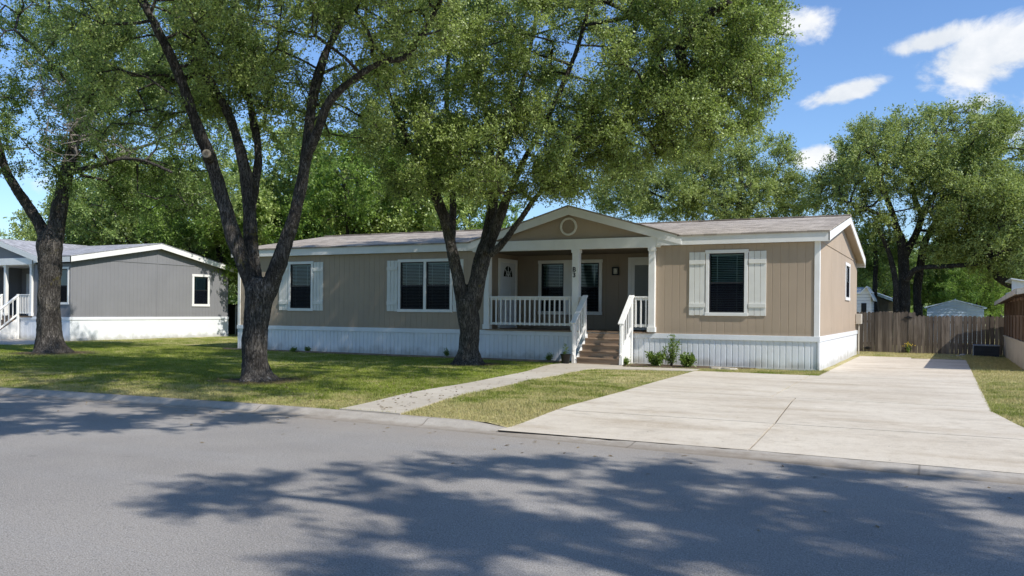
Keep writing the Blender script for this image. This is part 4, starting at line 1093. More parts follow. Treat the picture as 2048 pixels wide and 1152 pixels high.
def tree(name, base, limbs, blobs, label, seed, leafmat, barkmat='bark', per=120, L=.06, W=.033, twlen=.45, voxel=.03, flare=1., group=None,
         hide_view=False, cond=None, twigs=10, limb_min_z=2.5, r0=.0055, cut=None, drop_=.05, clump=8, pull=.5, slim=1.):
    rg = np.random.default_rng(seed)
    o = root(name, base, label, 'tree', group); b = np.array(base, float)
    Ls = [catmull(np.array(l), 5) for l in limbs]
    mb = MB()
    if slim != 1:
        for l in Ls: l[:, 3] *= slim
    for i, l in enumerate(Ls): limb_tube(mb, l, 18 if i == 0 else 12, seed*31+i, flare if i == 0 else 0)
    t = mb.build('trunk', M[barkmat], o, smooth=True)
    if voxel:
        rm = t.modifiers.new('remesh', 'REMESH'); rm.mode = 'VOXEL'; rm.voxel_size = voxel; rm.use_smooth_shade = True
        dg = bpy.context.evaluated_depsgraph_get(); me2 = bpy.data.meshes.new_from_object(t.evaluated_get(dg))
        t.modifiers.clear(); old = t.data; t.data = me2; bpy.data.meshes.remove(old)
        nv = len(me2.vertices); co = np.empty(nv*3, np.float32); me2.vertices.foreach_get('co', co); co = co.reshape(-1, 3).astype(float)
        nm = np.empty(nv*3, np.float32); me2.vertices.foreach_get('normal', nm); nm = nm.reshape(-1, 3)
        q = co*np.array([1, 1, .45])
        dsp = .016*fnoise(q, 5, seed)+.010*fnoise(q, 14, seed+1)
        # bark plates
        q2 = co*np.array([1, 1, .30]); dsp += .010*np.abs(fnoise(q2, 34, seed+2))-.004
        co += nm*dsp[:, None]; me2.vertices.foreach_set('co', co.astype(np.float32).ravel()); me2.update(); me2.shade_smooth()
        if not me2.materials: me2.materials.append(M[barkmat])
    P = blob_pts([bl for bl in blobs if bl[3] != 'bare'], rg); pts, outw = P[:, :3], P[:, 3:]
    keep = np.ones(len(pts), bool)
    if hide_view: keep &= ~in_view(pts, 90)
    if cond is not None: keep &= cond(pts)
    pts, outw = pts[keep], outw[keep]
    # clump: pull the points toward a coarser set so gaps open between masses
    cen = pts[rg.choice(len(pts), max(3, len(pts)//clump), replace=False)]
    for i in range(0, len(pts), 500):
        d = ((pts[i:i+500, None]-cen[None])**2).sum(-1); j = d.argmin(1); pts[i:i+500] += (cen[j]-pts[i:i+500])*rg.uniform(.1, pull, (len(j), 1))
    V, F_ = grow([l for l in Ls], pts, rg, limb_min_z=limb_min_z, r0=r0)
    lV, lF, ti, tV, tF = leaves(pts, outw, rg, per, twlen, L, W, twigs, drop_=drop_)
    AV = np.vstack([V, tV]); AF = np.vstack([F_, tF+len(V)])
    link('branches', np_mesh('branches', AV-b, AF, M[barkmat]), o)
    link('crown', np_mesh('crown', lV-b, lF, M[leafmat], ti), o)
    return o, Ls
def copy_tree(o, loc, rz, sc, label, group, name=None):
    c = o.copy(); COL.objects.link(c); c.location = loc; c.rotation_euler = (0, 0, rz); c.scale = (sc, sc, sc)
    if label: c['label'] = label
    if group: c['group'] = group
    for ch in list(o.children):
        d = ch.copy(); COL.objects.link(d); d.parent = c
    return c
def LP(rows, d):   # rows: px, py, r_px [, depth offset]
    out = []
    for q in rows:
        dd = d+(q[3] if len(q) > 3 else 0); p = D(q[0], q[1], dd); out.append((p[0], p[1], p[2], q[2]*.87*dd/FOC))
    return out
def BL(px, py, d, rx, ry, rd, n, low=''):
    return (D(px, py, d), (rx*d/FOC, ry*d/FOC, rd), n, low)

# tree 2: three great limbs from a low fork, near the kerb
d = 17.35
t2_limbs = [LP([(515, 776, 36), (514, 762, 35), (512, 745, 32), (511, 718, 30), (511, 680, 30), (513, 640, 31), (516, 605, 34), (520, 575, 36), (522, 555, 28)], d),
    LP([(512, 600, 22), (500, 560, 22), (485, 520, 20), (468, 475, 19), (451, 420, 18), (436, 365, 17), (420, 315, 15, -.1), (402, 272, 14, -.2), (386, 230, 13, -.3), (370, 180, 12.5, -.4), (350, 130, 12, -.5), (325, 80, 11, -.7), (300, 30, 10, -.9), (275, -20, 9, -1), (245, -100, 7, -1.2), (215, -190, 5, -1.4)], d),
    LP([(516, 600, 22, .1), (508, 550, 20, .3), (503, 500, 18.5, .4), (500, 445, 17.5, .5), (498, 395, 17, .6), (488, 335, 14, .6), (475, 280, 12.5, .7), (455, 225, 11.5, .8), (430, 180, 10.5, .9), (400, 130, 9.5, 1), (372, 70, 8.5, 1.2), (352, 20, 7.5, 1.3), (332, -50, 6, 1.5), (310, -140, 4, 1.7)], d),
    LP([(500, 420, 12, .6), (509, 370, 11.5, .8), (516, 320, 10.5, 1), (514, 280, 10, 1.1), (505, 230, 9, 1.3), (494, 180, 8.5, 1.4), (487, 130, 8, 1.5), (480, 80, 7, 1.6), (478, 30, 6, 1.7), (470, -50, 5, 1.8), (462, -140, 3.5, 2)], d),
    LP([(525, 605, 24), (540, 570, 22), (556, 528, 20, -.1), (574, 480, 18, -.1), (590, 430, 17, -.2), (602, 375, 15.5, -.2), (611, 320, 14.5, -.3), (617, 270, 13, -.3), (622, 220, 12, -.2), (632, 170, 11.5, -.1), (646, 120, 10.5), (668, 70, 9.5, .1), (690, 20, 8.5, .2), (706, -40, 7, .3), (722, -130, 5, .4)], d),
    LP([(609, 322, 12, -.3), (625, 288, 11.5, -.5), (640, 250, 10.5, -.7), (652, 215, 10, -.8), (672, 188, 9.5, -.9), (702, 162, 9, -1), (735, 140, 9, -1.1), (768, 121, 8.5, -1.2), (800, 119, 8, -1.3), (826, 98, 7.5, -1.4), (852, 52, 6.5, -1.6), (880, 5, 6, -1.8), (905, -60, 5, -2), (940, -150, 4, -2.3)], d),
    # long limbs reaching over the street, above the picture
    LP([(706, -40, 6, .3), (760, -160, 5.5, -1.2), (830, -330, 5, -3.2), (900, -560, 4, -5.2)], d),
    LP([(245, -100, 6, -1.2), (330, -230, 5.5, -3), (420, -420, 5, -5)], d)]
t2_blobs = [BL(600, 70, 17.5, 250, 150, 3.2, 250), BL(330, 60, 17.5, 230, 160, 3.2, 240), BL(800, 30, 16.5, 120, 110, 2.2, 90), BL(520, -160, 17, 480, 170, 4.5, 380),
            BL(240, 210, 18.5, 120, 90, 2, 60), BL(690, 250, 18.5, 90, 60, 1.5, 34), BL(560, 200, 19, 90, 80, 1.6, 50), BL(420, 130, 18.5, 90, 90, 1.6, 50),
            ((-6.8, 10.2, 9.0), (3.6, 1.7, 3.6), 240, ''), ((-4.2, 9.2, 8.9), (3.2, 1.5, 2.6), 190, ''), ((-9.5, 12, 9.4), (3.4, 1.6, 3.2), 130, '')]
tree('oak_tree', (-12.48, 13.14, .12), t2_limbs, t2_blobs, 'large oak nearest the kerb with three thick limbs and a sawn stub', 11, 'leafA', slim=.92, per=150, L=.062, W=.034,
     cond=lambda P: ~(in_view(P) & (HY-FOC*((P-CAM)@U2)/((P-CAM)@_F) > 330)))
st = bpy.data.objects['oak_tree']
p0 = D(423, 322, 17.3); p1 = D(413, 307, 16.85)
m = MB(); m.tube([p0, p0*.4+p1*.6, p1], [.11, .095, .092], 14); so = m.build('pruned_stub', M['bark'], st, smooth=True)
m = MB(); dirv = (p1-p0)/np.linalg.norm(p1-p0); m.tube([p1+dirv*.001, p1+dirv*.012], [.088, .082], 14); m.build('cut_face', M['cutwood'], so)
m = MB(); m.tube([p1+dirv*.0122, p1+dirv*.016], [.045, .044], 12); m.build('cut_core', paint('core_wood', (.3, .22, .15), .9, .2, 30), so)

# tree 3: by the porch
d = 23.2
t3_limbs = [LP([(937, 741, 30), (937, 729, 27), (937, 712, 24), (938, 688, 22.5), (938, 660, 23), (936, 630, 25), (934, 606, 25), (934, 590, 20)], d),
    LP([(928, 615, 18), (922, 585, 16), (914, 550, 14), (906, 515, 13.5), (900, 480, 13.5), (895, 455, 13)], d),
    LP([(896, 465, 10), (882, 430, 8, -.2), (864, 385, 7.5, -.3), (846, 345, 7, -.4), (820, 290, 6.5, -.6), (792, 225, 6, -.8), (772, 170, 5.5, -1), (752, 120, 5, -1.2), (730, 40, 4, -1.4)], d),
    LP([(898, 465, 11), (890, 432, 10), (877, 395, 9), (863, 350, 8, .1), (850, 308, 7.5, .2), (838, 268, 7, .3), (822, 210, 6, .4), (806, 150, 5.5, .5), (792, 70, 4.5, .6), (780, -20, 4, .8)], d),
    LP([(903, 475, 9, .2), (906, 435, 8.5, .4), (906, 395, 8, .5), (903, 340, 7, .7), (897, 260, 6, .9), (893, 180, 5, 1.1), (900, 80, 4, 1.3)], d),
    LP([(942, 615, 20), (950, 580, 19.5), (958, 545, 19), (966, 515, 19), (975, 488, 17), (982, 468, 12)], d),
    LP([(968, 505, 13), (975, 465, 12.5), (984, 425, 11.5, .1), (990, 388, 10.5, .2), (998, 335, 9, .4), (1010, 270, 7.5, .6), (1035, 200, 6.5, .8), (1058, 110, 5.5, 1), (1075, 10, 4.5, 1.2)], d),
    LP([(974, 505, 12, -.2), (988, 468, 11.5, -.3), (1000, 435, 11, -.4), (1011, 402, 10, -.5), (1026, 368, 8.5, -.6), (1048, 320, 7.5, -.8), (1078, 268, 6.5, -1), (1112, 200, 6, -1.2), (1150, 110, 5, -1.5), (1180, 10, 4, -1.8)], d),
    LP([(980, 510, 9, -.4), (1002, 490, 8, -.6), (1024, 462, 7.5, -.8), (1046, 430, 7, -1), (1066, 402, 6.5, -1.2), (1088, 375, 6, -1.4), (1125, 332, 5.5, -1.7), (1185, 285, 5, -2), (1260, 235, 4.5, -2.2), (1340, 180, 3.5, -2.4)], d),
    LP([(972, 490, 9, .3), (978, 440, 8.5, .6), (982, 390, 8, .8), (984, 330, 7, 1), (975, 250, 6, 1.3), (962, 160, 5, 1.6), (955, 60, 4, 1.8)], d)]
t3_blobs = [BL(1170, 120, 22, 330, 150, 3.6, 640), BL(1390, 100, 21.5, 175, 120, 2.8, 300), BL(1240, -60, 22, 330, 100, 3.6, 260), BL(1480, 60, 21, 90, 85, 2, 110),
            BL(940, 150, 22.5, 190, 150, 3.2, 260), BL(1060, 300, 21.5, 220, 85, 2.6, 290), BL(1290, 258, 21, 165, 90, 2.4, 230), BL(1410, 225, 21, 110, 80, 2, 120),
            BL(1160, 350, 20.6, 100, 38, 1.6, 60), BL(850, 300, 22, 120, 95, 2.2, 170), BL(790, 220, 22.5, 80, 80, 1.8, 60), BL(960, -90, 22, 250, 110, 3.4, 160), BL(1500, 160, 20.8, 70, 65, 1.5, 55), ((-3.6, 13.6, 9.4), (3.4, 1.4, 2.6), 190, ''), ((-2.6, 17, 9.2), (2.6, 1.3, 2.2), 60, ''), BL(1010, 372, 20.8, 110, 26, 1.4, 36)]
tree('oak_tree', (-11.66, 20.34, .12), t3_limbs, t3_blobs, 'leafy oak in front of the porch with a forked trunk and wide crown', 23, 'leafA', per=150, L=.066, W=.037)

# tree 1: dark trunk at left
d = 27.2
t1_limbs = [LP([(103, 717, 40), (103, 706, 38), (101, 690, 34), (99, 660, 31), (98, 625, 29), (97, 590, 29), (99, 550, 28), (101, 515, 30), (100, 485, 32), (100, 462, 24)], d),
    LP([(104, 490, 25), (112, 455, 23), (120, 415, 21), (128, 375, 19), (136, 330, 17), (148, 280, 15, .3), (162, 220, 13, .5), (176, 160, 11, .8), (188, 90, 9, 1), (200, 10, 7, 1.3), (210, -80, 5, 1.5)], d),
    LP([(95, 490, 20), (80, 452, 16), (58, 415, 14), (34, 380, 13, -.2), (14, 345, 12, -.3), (0, 305, 11, -.4), (-14, 250, 9.5, -.6), (-35, 180, 8, -.8), (-65, 90, 6, -1), (-90, 0, 5, -1.2)], d),
    LP([(132, 350, 8), (165, 338, 6.5, -.5), (205, 330, 5.5, -1), (240, 318, 5, -1.4), (290, 322, 4.5, -1.8), (345, 345, 4, -2)], d),
    LP([(150, 270, 8), (190, 225, 7, .6), (235, 190, 6, 1), (290, 150, 5, 1.4), (350, 120, 4, 1.7)], d),
    LP([(165, 215, 6), (130, 160, 5, -.8), (85, 110, 4.5, -1.4), (30, 60, 4, -2)], d)]
t1_blobs = [BL(110, 90, 27, 230, 130, 3.6, 330), BL(320, 250, 28, 150, 110, 3.4, 260), BL(30, 260, 26.5, 110, 90, 3, 110), BL(340, 380, 29, 120, 60, 2.6, 150),
            BL(180, 330, 27.5, 90, 70, 2.4, 60), BL(60, -60, 27, 330, 120, 4, 220), BL(350, 90, 28, 160, 110, 3, 160), BL(-80, 150, 27, 90, 150, 3, 90), BL(240, 150, 27, 120, 90, 3, 120)]
t1, _ = tree('oak_tree', (-25.37, 17.58, .12), t1_limbs, t1_blobs, 'dark trunked oak in front of the grey home with bare grey twigs', 35, 'leafB', slim=.84, per=112, L=.078, W=.044, voxel=.036)
# dead twigs of tree 1
rg = np.random.default_rng(5); base1 = np.array([-25.37, 17.58, .12])
dp = []
for (px, py, n_) in ((175, 250, 12), (150, 200, 8), (130, 290, 8), (95, 175, 6), (200, 290, 6)):
    for _ in range(n_): dp.append(D(px+rg.normal()*28, py+rg.normal()*24, 25.2+rg.normal()*.6))
dp = np.array(dp); seedl = [np.array(LP([(142, 300, 6, -1), (150, 250, 5, -1.8), (120, 210, 4, -2), (60, 150, 3, -2)], 27.2)), np.array(LP([(60, 130, 3, -2), (100, 210, 3, -2), (140, 270, 3, -2)], 27.2))]
V, F_ = grow(seedl, dp, rg, r0=.009, step=.25)
_, _, _, tV, tF = leaves(dp, rg.normal(size=dp.shape)*.5, rg, 9, .55, .05, .03, 9)
cc = tV.reshape(-1, 4, 3); mid_ = (cc[:, 0]+cc[:, 1])/2; wv = (cc[:, 1]-cc[:, 0])*1.3
cc[:, 0] = mid_-wv; cc[:, 1] = mid_+wv
link('dead_twigs', np_mesh('dead_twigs', np.vstack([V, cc.reshape(-1, 3)])-base1, np.vstack([F_, tF+len(V)]), M['twig']), t1)

# street trees on the camera's side whose shadows lie on the road
def W(rows): return [tuple(q) for q in rows]
t4 = [W([(7.9, 1.6, 0, .42), (7.9, 1.65, 1.5, .36), (7.7, 1.8, 3.2, .34), (7.5, 1.9, 4.2, .32)]),
      W([(7.5, 1.9, 4., .24), (7.0, 2.4, 6., .19), (6.3, 3.0, 8., .14), (5.6, 3.2, 9.6, .09), (4.9, 3.0, 10.3, .05)]),
      W([(7.5, 1.9, 4., .22), (8.2, 2.4, 6.5, .17), (8.6, 3.2, 9.0, .12), (8.4, 4.0, 11., .07)]),
      W([(7.5, 1.9, 4.2, .2), (7.2, .6, 6.5, .16), (6.6, -.6, 9., .11), (5.8, -1.4, 10.8, .06)]),
      W([(6.6, 2.4, 6.2, .13), (6.6, 4.0, 8, .10), (6.8, 5.6, 9.4, .06)])]
b4 = [(tuple(7*_R-5.4*_F+np.array([0, 0, 11.])), (5, 1.7, 2.8), 210, ''), ((7.3, 4.5, 10.0), (3.7, 1.0, 1.8), 230, ''), ((8.8, 2.7, 10.0), (3.1, 1.0, 1.6), 200, ''), ((9.4, 5.6, 10.0), (2.2, 1.0, 1.0), 70, ''),  # first crown mass is added behind the camera to block sky light
      ((9.8, .9, 10.2), (2.6, 1.1, 1.5), 110, ''), ((11.0, 3.2, 10.0), (1.6, 1.1, 1.6), 60, '')]
tree('street_tree', (7.9, 1.6, .0), t4, b4, 'roadside tree beside the camera whose wide shadow covers the right foreground road', 51, 'leafS', per=120, L=.085, W=.055, twlen=.38, voxel=0, hide_view=True, twigs=7, clump=16, pull=.85)
t5 = [W([(-1.0, -3.6, 0, .36), (-1.0, -3.4, 2, .3), (-1.1, -3.0, 4, .27)]),
      W([(-1.1, -3.0, 3.9, .2), (-1.4, -1.0, 6.4, .16), (-1.6, 1.6, 8.2, .11), (-2.2, 4.4, 9.0, .07)]),
      W([(-1.1, -3.0, 4, .2), (-2.4, -3.4, 6.5, .15), (-3.4, -3.4, 9, .1)]), W([(-1.1, -3.0, 4, .2), (.2, -3.4, 6.5, .15), (1.0, -3.0, 9, .08)])]
RD = lambda r_, d_, z_: tuple(r_*_R+d_*_F+np.array([0, 0, z_]))
b5 = [(RD(-8.5, 1, 10.6), (4, 1.6, 4.5), 230, ''), (RD(-2, -5, 11), (5, 1.7, 2.8), 210, ''), ((-2.3, 5.6, 9.2), (3.4, .8, 1.8), 270, ''), ((-5.0, 4.6, 9.0), (2.2, .8, 1.6), 130, ''), ((-2.0, -3.5, 10.5), (3.4, 1.8, 2.6), 150, '')]  # first two crown masses are added out of view to block sky light
tree('street_tree', (-1.0, -3.6, .0), t5, b5, 'roadside tree behind the camera whose leaning limb shades the road at left', 53, 'leafS', per=120, L=.085, W=.055, twlen=.38, voxel=0, hide_view=True, twigs=7, clump=16, pull=.85)

# right background tree
d = 42.
t6_l = [LP([(1809, 690, 14), (1809, 640, 13), (1809, 590, 12.5), (1808, 540, 12), (1805, 500, 11), (1800, 470, 8)], d),
    LP([(1807, 510, 9), (1798, 470, 8), (1788, 435, 7), (1775, 400, 6), (1762, 360, 5), (1750, 310, 4)], d),
    LP([(1796, 460, 6), (1775, 440, 5, -1), (1750, 425, 4.5, -1.5), (1715, 410, 4, -2), (1680, 400, 3, -2.5)], d),
    LP([(1808, 520, 9), (1820, 490, 8.5), (1835, 460, 8), (1842, 430, 7), (1830, 400, 6), (1820, 350, 5), (1812, 300, 4)], d),
    LP([(1842, 435, 6), (1862, 400, 5.5, 1), (1885, 360, 5, 1.5), (1905, 300, 4, 2)], d),
    LP([(1812, 560, 8, -.5), (1830, 540, 7, -1), (1855, 534, 6, -1.4), (1900, 532, 5.5, -1.8), (1960, 525, 5, -2.2), (2010, 500, 4, -2.6)], d),
    LP([(1836, 690, 10, .8), (1837, 640, 9.5, .8), (1834, 590, 9.5, .8), (1840, 540, 9, .8), (1848, 490, 8, .9), (1862, 460, 7, 1), (1885, 420, 6, 1.2), (1920, 370, 5, 1.5)], d),
    LP([(1793, 690, 8, -.3), (1793, 620, 7, -.3), (1790, 560, 6.5, -.3), (1782, 520, 6, -.4), (1768, 480, 5, -.6), (1750, 450, 4, -1)], d)]
t6_b = [BL(1860, 275, 42, 185, 52, 4, 300), BL(1765, 330, 41, 105, 62, 3.4, 190), BL(2000, 330, 42, 120, 95, 4, 300), BL(1700, 385, 41, 70, 55, 2.6, 110), BL(1930, 400, 40, 110, 75, 3, 190),
        BL(2010, 450, 39.5, 120, 95, 3, 330), BL(1960, 400, 39, 80, 60, 2.5, 120), BL(1880, 345, 43, 110, 50, 3, 90), BL(1750, 455, 42, 55, 40, 2, 40), BL(1900, 500, 41, 70, 35, 2, 50), BL(1690, 350, 41, 40, 30, 1.6, 22)]
b6 = D(1809, 655, 42); b6[2] = .1
tree('live_oak_tree', tuple(b6), t6_l, t6_b, 'spreading live oak with several dark trunks behind the picket fence', 61, 'leafD', 'barkfar', per=130, L=.10, W=.058, twlen=.62, voxel=.055, flare=.3, limb_min_z=4.2, r0=.008)
# slim dark trunk by the white shed
d = 44.
tree('dark_slim_tree', tuple(np.append(D(1752, 655, d)[:2], .1)), [LP([(1752, 680, 6), (1751, 620, 5.5), (1750, 570, 5), (1752, 520, 5), (1748, 470, 4)], d)],
     [BL(1745, 500, 45, 60, 50, 2.5, 110), BL(1730, 560, 47, 40, 40, 2, 40)], 'slim dark trunked tree beside the white shed gable', 63, 'leafB', 'barkfar', per=120, L=.11, W=.065, twlen=.6, voxel=0, flare=0, limb_min_z=3, r0=.007)
# gnarled limb at far right
d = 40.
tree('leaning_tree', tuple(np.append(D(2105, 640, d)[:2], .1)), [LP([(2110, 690, 14), (2105, 640, 13), (2080, 600, 12), (2050, 575, 11), (2020, 568, 10), (1990, 548, 8.5), (1975, 520, 7), (1960, 480, 5)], d), LP([(2050, 575, 9), (2060, 530, 7), (2075, 480, 5)], d)],
     [BL(2010, 520, 40, 70, 45, 2.5, 80), BL(2080, 420, 41, 90, 90, 3, 160)], 'leaning tree with a crooked dark limb above the screened porch', 65, 'leafD', 'barkfar', per=120, L=.10, W=.06, twlen=.6, voxel=0, flare=.2, limb_min_z=2.5, r0=.007)
# mid background tree behind the right wing
d = 47.
t7_l = [LP([(1480, 690, 9), (1478, 600, 8.5), (1476, 520, 8), (1474, 460, 7.5), (1478, 410, 6), (1482, 350, 5), (1478, 300, 4)], d),
    LP([(1475, 480, 6), (1455, 430, 5), (1425, 385, 4.5), (1395, 340, 4), (1370, 300, 3)], d), LP([(1475, 470, 5.5), (1500, 420, 5), (1530, 380, 4), (1560, 330, 3)], d),
    LP([(1440, 430, 4), (1400, 420, 3.5), (1340, 400, 3), (1290, 380, 2.5)], d)]
t7_b = [BL(1500, 320, 47, 95, 62, 3.2, 160), BL(1420, 350, 47, 90, 60, 3, 120), BL(1310, 385, 46, 100, 45, 3, 130), BL(1540, 395, 47, 75, 50, 3, 110), BL(1400, 420, 48, 110, 30, 2.5, 80), BL(1240, 410, 48, 60, 30, 2, 50), BL(1600, 400, 49, 45, 40, 2, 45), BL(1340, 320, 46, 80, 50, 3, 70), BL(1470, 400, 45, 110, 45, 2.5, 90), BL(1250, 370, 48, 70, 45, 2.5, 60)]
b7 = D(1480, 655, d); b7[2] = .1
mt, _ = tree('shade_tree', tuple(b7), t7_l, t7_b, 'airy tree standing behind the right wing roof of the tan home', 71, 'leafD', 'barkfar', per=120, L=.11, W=.062, twlen=.65, voxel=0, flare=0, limb_min_z=4.5, r0=.0075)

# prototype trees for the background rows
def proto(name, seed, leafm, h, rad, label, n=420, base=(0, 0, 0), lowb=.28, per=150, L=.15, Wd=.09):
    rg = np.random.default_rng(seed); b = np.array(base, float)
    top = b+np.array([rg.normal()*.4, rg.normal()*.4, h*.8])
    lim = [[(*b, .24), (*(b+[.1, 0, h*.2]), .2), (*(b+[.15, .1, h*.4]), .16), (*(b*.5+top*.5+[0, 0, h*.1]), .12), (*top, .05)]]
    bl = []
    for k in range(5):
        a = k*1.257+rg.uniform(-.3, .3); q = b+np.array([cos(a)*rad*.7, sin(a)*rad*.7, h*rg.uniform(.45, .8)])
        lim.append([(*(b+[.12, .05, h*.28]), .13), (*(b+(q-b)*.5+[0, 0, h*.12]), .09), (*q, .03)])
        bl.append((q, (rad*.55, h*.2, rad*.55), n//7, ''))
    bl.append((b+np.array([0, 0, h*.82]), (rad*.6, h*.17, rad*.6), n//7, '')); bl.append((b+np.array([0, 0, h*(lowb+.2)]), (rad*.8, h*.2, rad*.8), n//6, ''))
    return tree(name, base, lim, bl, label, seed, leafm, 'barkfar', per=per, L=L, W=Wd, twlen=.75, voxel=0, flare=0, limb_min_z=h*.2, r0=.009)[0]
A = D(700, 640, 44); pA = proto('elm_tree', 81, 'leafC', 11., 4.6, 'bright green elm behind the left half of the tan roof, right of the tall limb', base=(A[0], A[1], .1))
A = D(560, 640, 47); pB = proto('elm_tree', 82, 'leafA', 12., 4.8, 'dense green tree behind the three limbed oak', base=(A[0], A[1], .1))
A = D(300, 640, 50); pC = proto('elm_tree', 83, 'leafB', 10.5, 5.0, 'dark leafy tree behind the ridge of the grey home', base=(A[0], A[1], .1))
gA = 'trees behind the homes'
for o in (pA, pB, pC): o['group'] = gA
spots = [  # px, distance, scale, source, label
    (830, 46, .98, pB, 'leafy tree behind the tan roof just left of the forked oak'),
    (945, 50, .80, pA, 'small bright tree seen between the limbs of the forked oak'),
    (640, 54, 1.06, pC, 'dark tall tree behind the bright green elm'),
    (430, 46, .86, pA, 'bright green tree in the gap between the two homes'),
    (190, 52, .92, pB, 'green tree behind the grey roof right of the dark trunk'),
    (60, 78, .62, pC, 'low distant tree at the far left above the grey porch'),
    (-30, 74, .70, pB, 'low distant tree cut by the left edge of the photo'),
    (1080, 56, .72, pC, 'low tree hidden behind the left slope of the porch gable'),
    (1900, 58, .56, pA, 'bright green bushy tree behind the pale blue shed'),
    (1985, 56, .60, pB, 'bushy green tree between the pale blue shed and the screened porch'),
    (1950, 47.5, .40, pA, 'low bright green bush right behind the pale blue shed'),
    (1840, 62, .62, pB, 'green bushy tree behind the trunks of the live oak'),
    (1770, 60, .66, pC, 'dark bushy tree behind the taupe house'),
    (2090, 52, .75, pA, 'green tree rising past the right edge above the porch roof'),
    (1260, 66, .62, pB, 'distant low tree right of the porch gable peak'), (1600, 64, .66, pA, 'distant tree above the right end of the tan roof')]
for i, (px, dd, sc, src, lab) in enumerate(spots):
    q = D(px, 640, dd); copy_tree(src, (q[0], q[1], .1), i*1.7+.4, sc, lab, gA)
for i, (rr_, dd, sc) in enumerate(((-30, -20, 1.0), (-17, -21, .9), (-6, -19, .95), (5, -20, .9), (15, -18, 1.0), (26, -20, .95), (6, -24, 1.3), (-12, -25, 1.3))):  # unseen tree row added to cut sky light and deepen the road shadow
    q = rr_*_R+dd*_F; copy_tree((pA, pB, pC)[i % 3], (q[0], q[1], 0), i*1.9, sc, 'added unseen tree behind the camera that blocks sky light from the road', 'added sky blocking trees behind the camera')
far = [(-250, 90, .95), (-120, 95, .8), (20, 96, .68), (180, 90, .95), (330, 92, 1.), (480, 95, .95), (620, 88, 1.0), (760, 92, 1.0), (900, 94, .8), (1040, 96, .62), (1180, 98, .55), (1330, 95, .62), (1470, 96, .66), (1620, 94, .62), (1760, 90, .72), (1880, 88, .8), (2000, 90, .85), (2130, 90, .9), (2300, 92, .9)]
for i, (px, dd, sc) in enumerate(far):
    q = D(px, 640, dd); copy_tree((pA, pB, pC)[i % 3], (q[0], q[1], .1), i*2.3, sc, 'distant tree in the wooded row far behind the homes', 'distant tree row')

# far woods: one leafy mass nobody could count
rg = np.random.default_rng(91); nw = 2600
u_ = rg.uniform(-95, 75, nw); dw = 112+rg.uniform(-5, 8, nw); hz = rg.uniform(0, 1, nw)**.8*(6.0+1.6*np.sin(u_*.21)+1.1*np.sin(u_*.57+1))
cw = u_[:, None]*_R+dw[:, None]*_F; cw[:, 2] = hz
lV, lF, ti, tV, tF = leaves(cw, rg.normal(size=cw.shape), rg, 34, 1.5, .62, .40, 5, .5)
tag(link('far_woods', np_mesh('far_woods', lV, lF, M['leafB'], ti)), 'low leafy mass of woods closing the view behind everything', 'woods', kind='stuff')

# ------------------------------------------------------------------ small plants
def plant(name, base, h, rad, n, label, seed, mat='weed', per=26, L=.07, W=.035, up=.6, cat='plant', stems=True, group=None):
    rg = np.random.default_rng(seed); b = np.array(base, float); o = root(name, base, label, cat, group)
    sm = MB(); C_ = []; Dr = []
    for i in range(n):
        a = rg.uniform(0, 6.28); rr = rad*math.sqrt(rg.uniform(0, 1)); top = b+np.array([cos(a)*rr, sin(a)*rr, h*rg.uniform(.45, 1.)])
        midp = (b+top)/2+np.array([cos(a), sin(a), 0])*rr*.15; P = catmull([b+np.array([cos(a), sin(a), 0])*.02, midp, top], 3)
        sm.tube(P, np.linspace(.008, .003, len(P)), 5)
        for p in P[1:]: C_.append(p); Dr.append((top-b)/np.linalg.norm(top-b))
    sm.build('stem', M['bark'] if h > .4 else M['weed'], o)
    lV, lF, ti, tV, tF = leaves(np.array(C_), np.array(Dr), rg, per, .09, L, W, 4, .03, up)
    lV[:, 2] = np.maximum(lV[:, 2], .14)
    link('foliage', np_mesh('foliage', lV-b, lF, M[mat], ti), o); return o
plant('tall_shrub', (PY(1343, 720, 22.35)[0], 22.35, .14), .80, .20, 8, 'taller upright shrub with reddish tips beside the steps', 1, per=22, L=.055, W=.03)
plant('low_shrub', (PY(1314, 728, 22.1)[0], 22.1, .14), .30, .22, 16, 'low bright green bush left of the tall shrub', 2)
plant('low_shrub', (PY(1374, 728, 22.1)[0], 22.1, .14), .28, .22, 15, 'low bright green bush right of the tall shrub', 3)
wd = [(587, 703.5, .14, 'bright weed tuft by the skirting under the left window'), (615, 704, .13, 'darker weed tuft right of the bright one under the left window'), (900, 713, .26, 'upright weed against the skirting left of the forked oak'),
      (1098, 723, .22, 'sprawling weed left of the black pot'), (1253, 729, .16, 'little weed at the right foot of the steps')]
for i, (px, py, h, lab) in enumerate(wd):
    q = G(px, py, .14); q[1] = min(q[1], 22.62); plant('weed', (q[0], q[1], .14), h*.75, .08, 6, lab, 20+i, per=12, L=.05, W=.02, group='weeds along the skirting')
q = G(1131, 727, .14); PT = root('potted_plant', (q[0], q[1], .14), 'black plastic pot with a few green shoots left of the steps', 'potted plant')
m = MB(); m.tube([(q[0], q[1], .142), (q[0], q[1], .36), (q[0], q[1], .37), (q[0], q[1], .40)], [.10, .135, .15, .15], 18, False); m.tube([(q[0], q[1], .34), (q[0], q[1], .345)], [.13, .13], 14); m.build('pot', M['plasticpot'], PT, smooth=True)
lV, lF, ti, _, _ = leaves(np.array([[q[0], q[1], .38], [q[0]+.03, q[1], .46], [q[0]-.02, q[1], .42], [q[0]+.01, q[1], .54]]), np.array([[0, 0, 1.]]*4), np.random.default_rng(9), 16, .12, .07, .025, 4, .02, 1.2)
link('shoots', np_mesh('shoots', lV-np.array([q[0], q[1], .14]), lF, M['weed'], ti), PT)
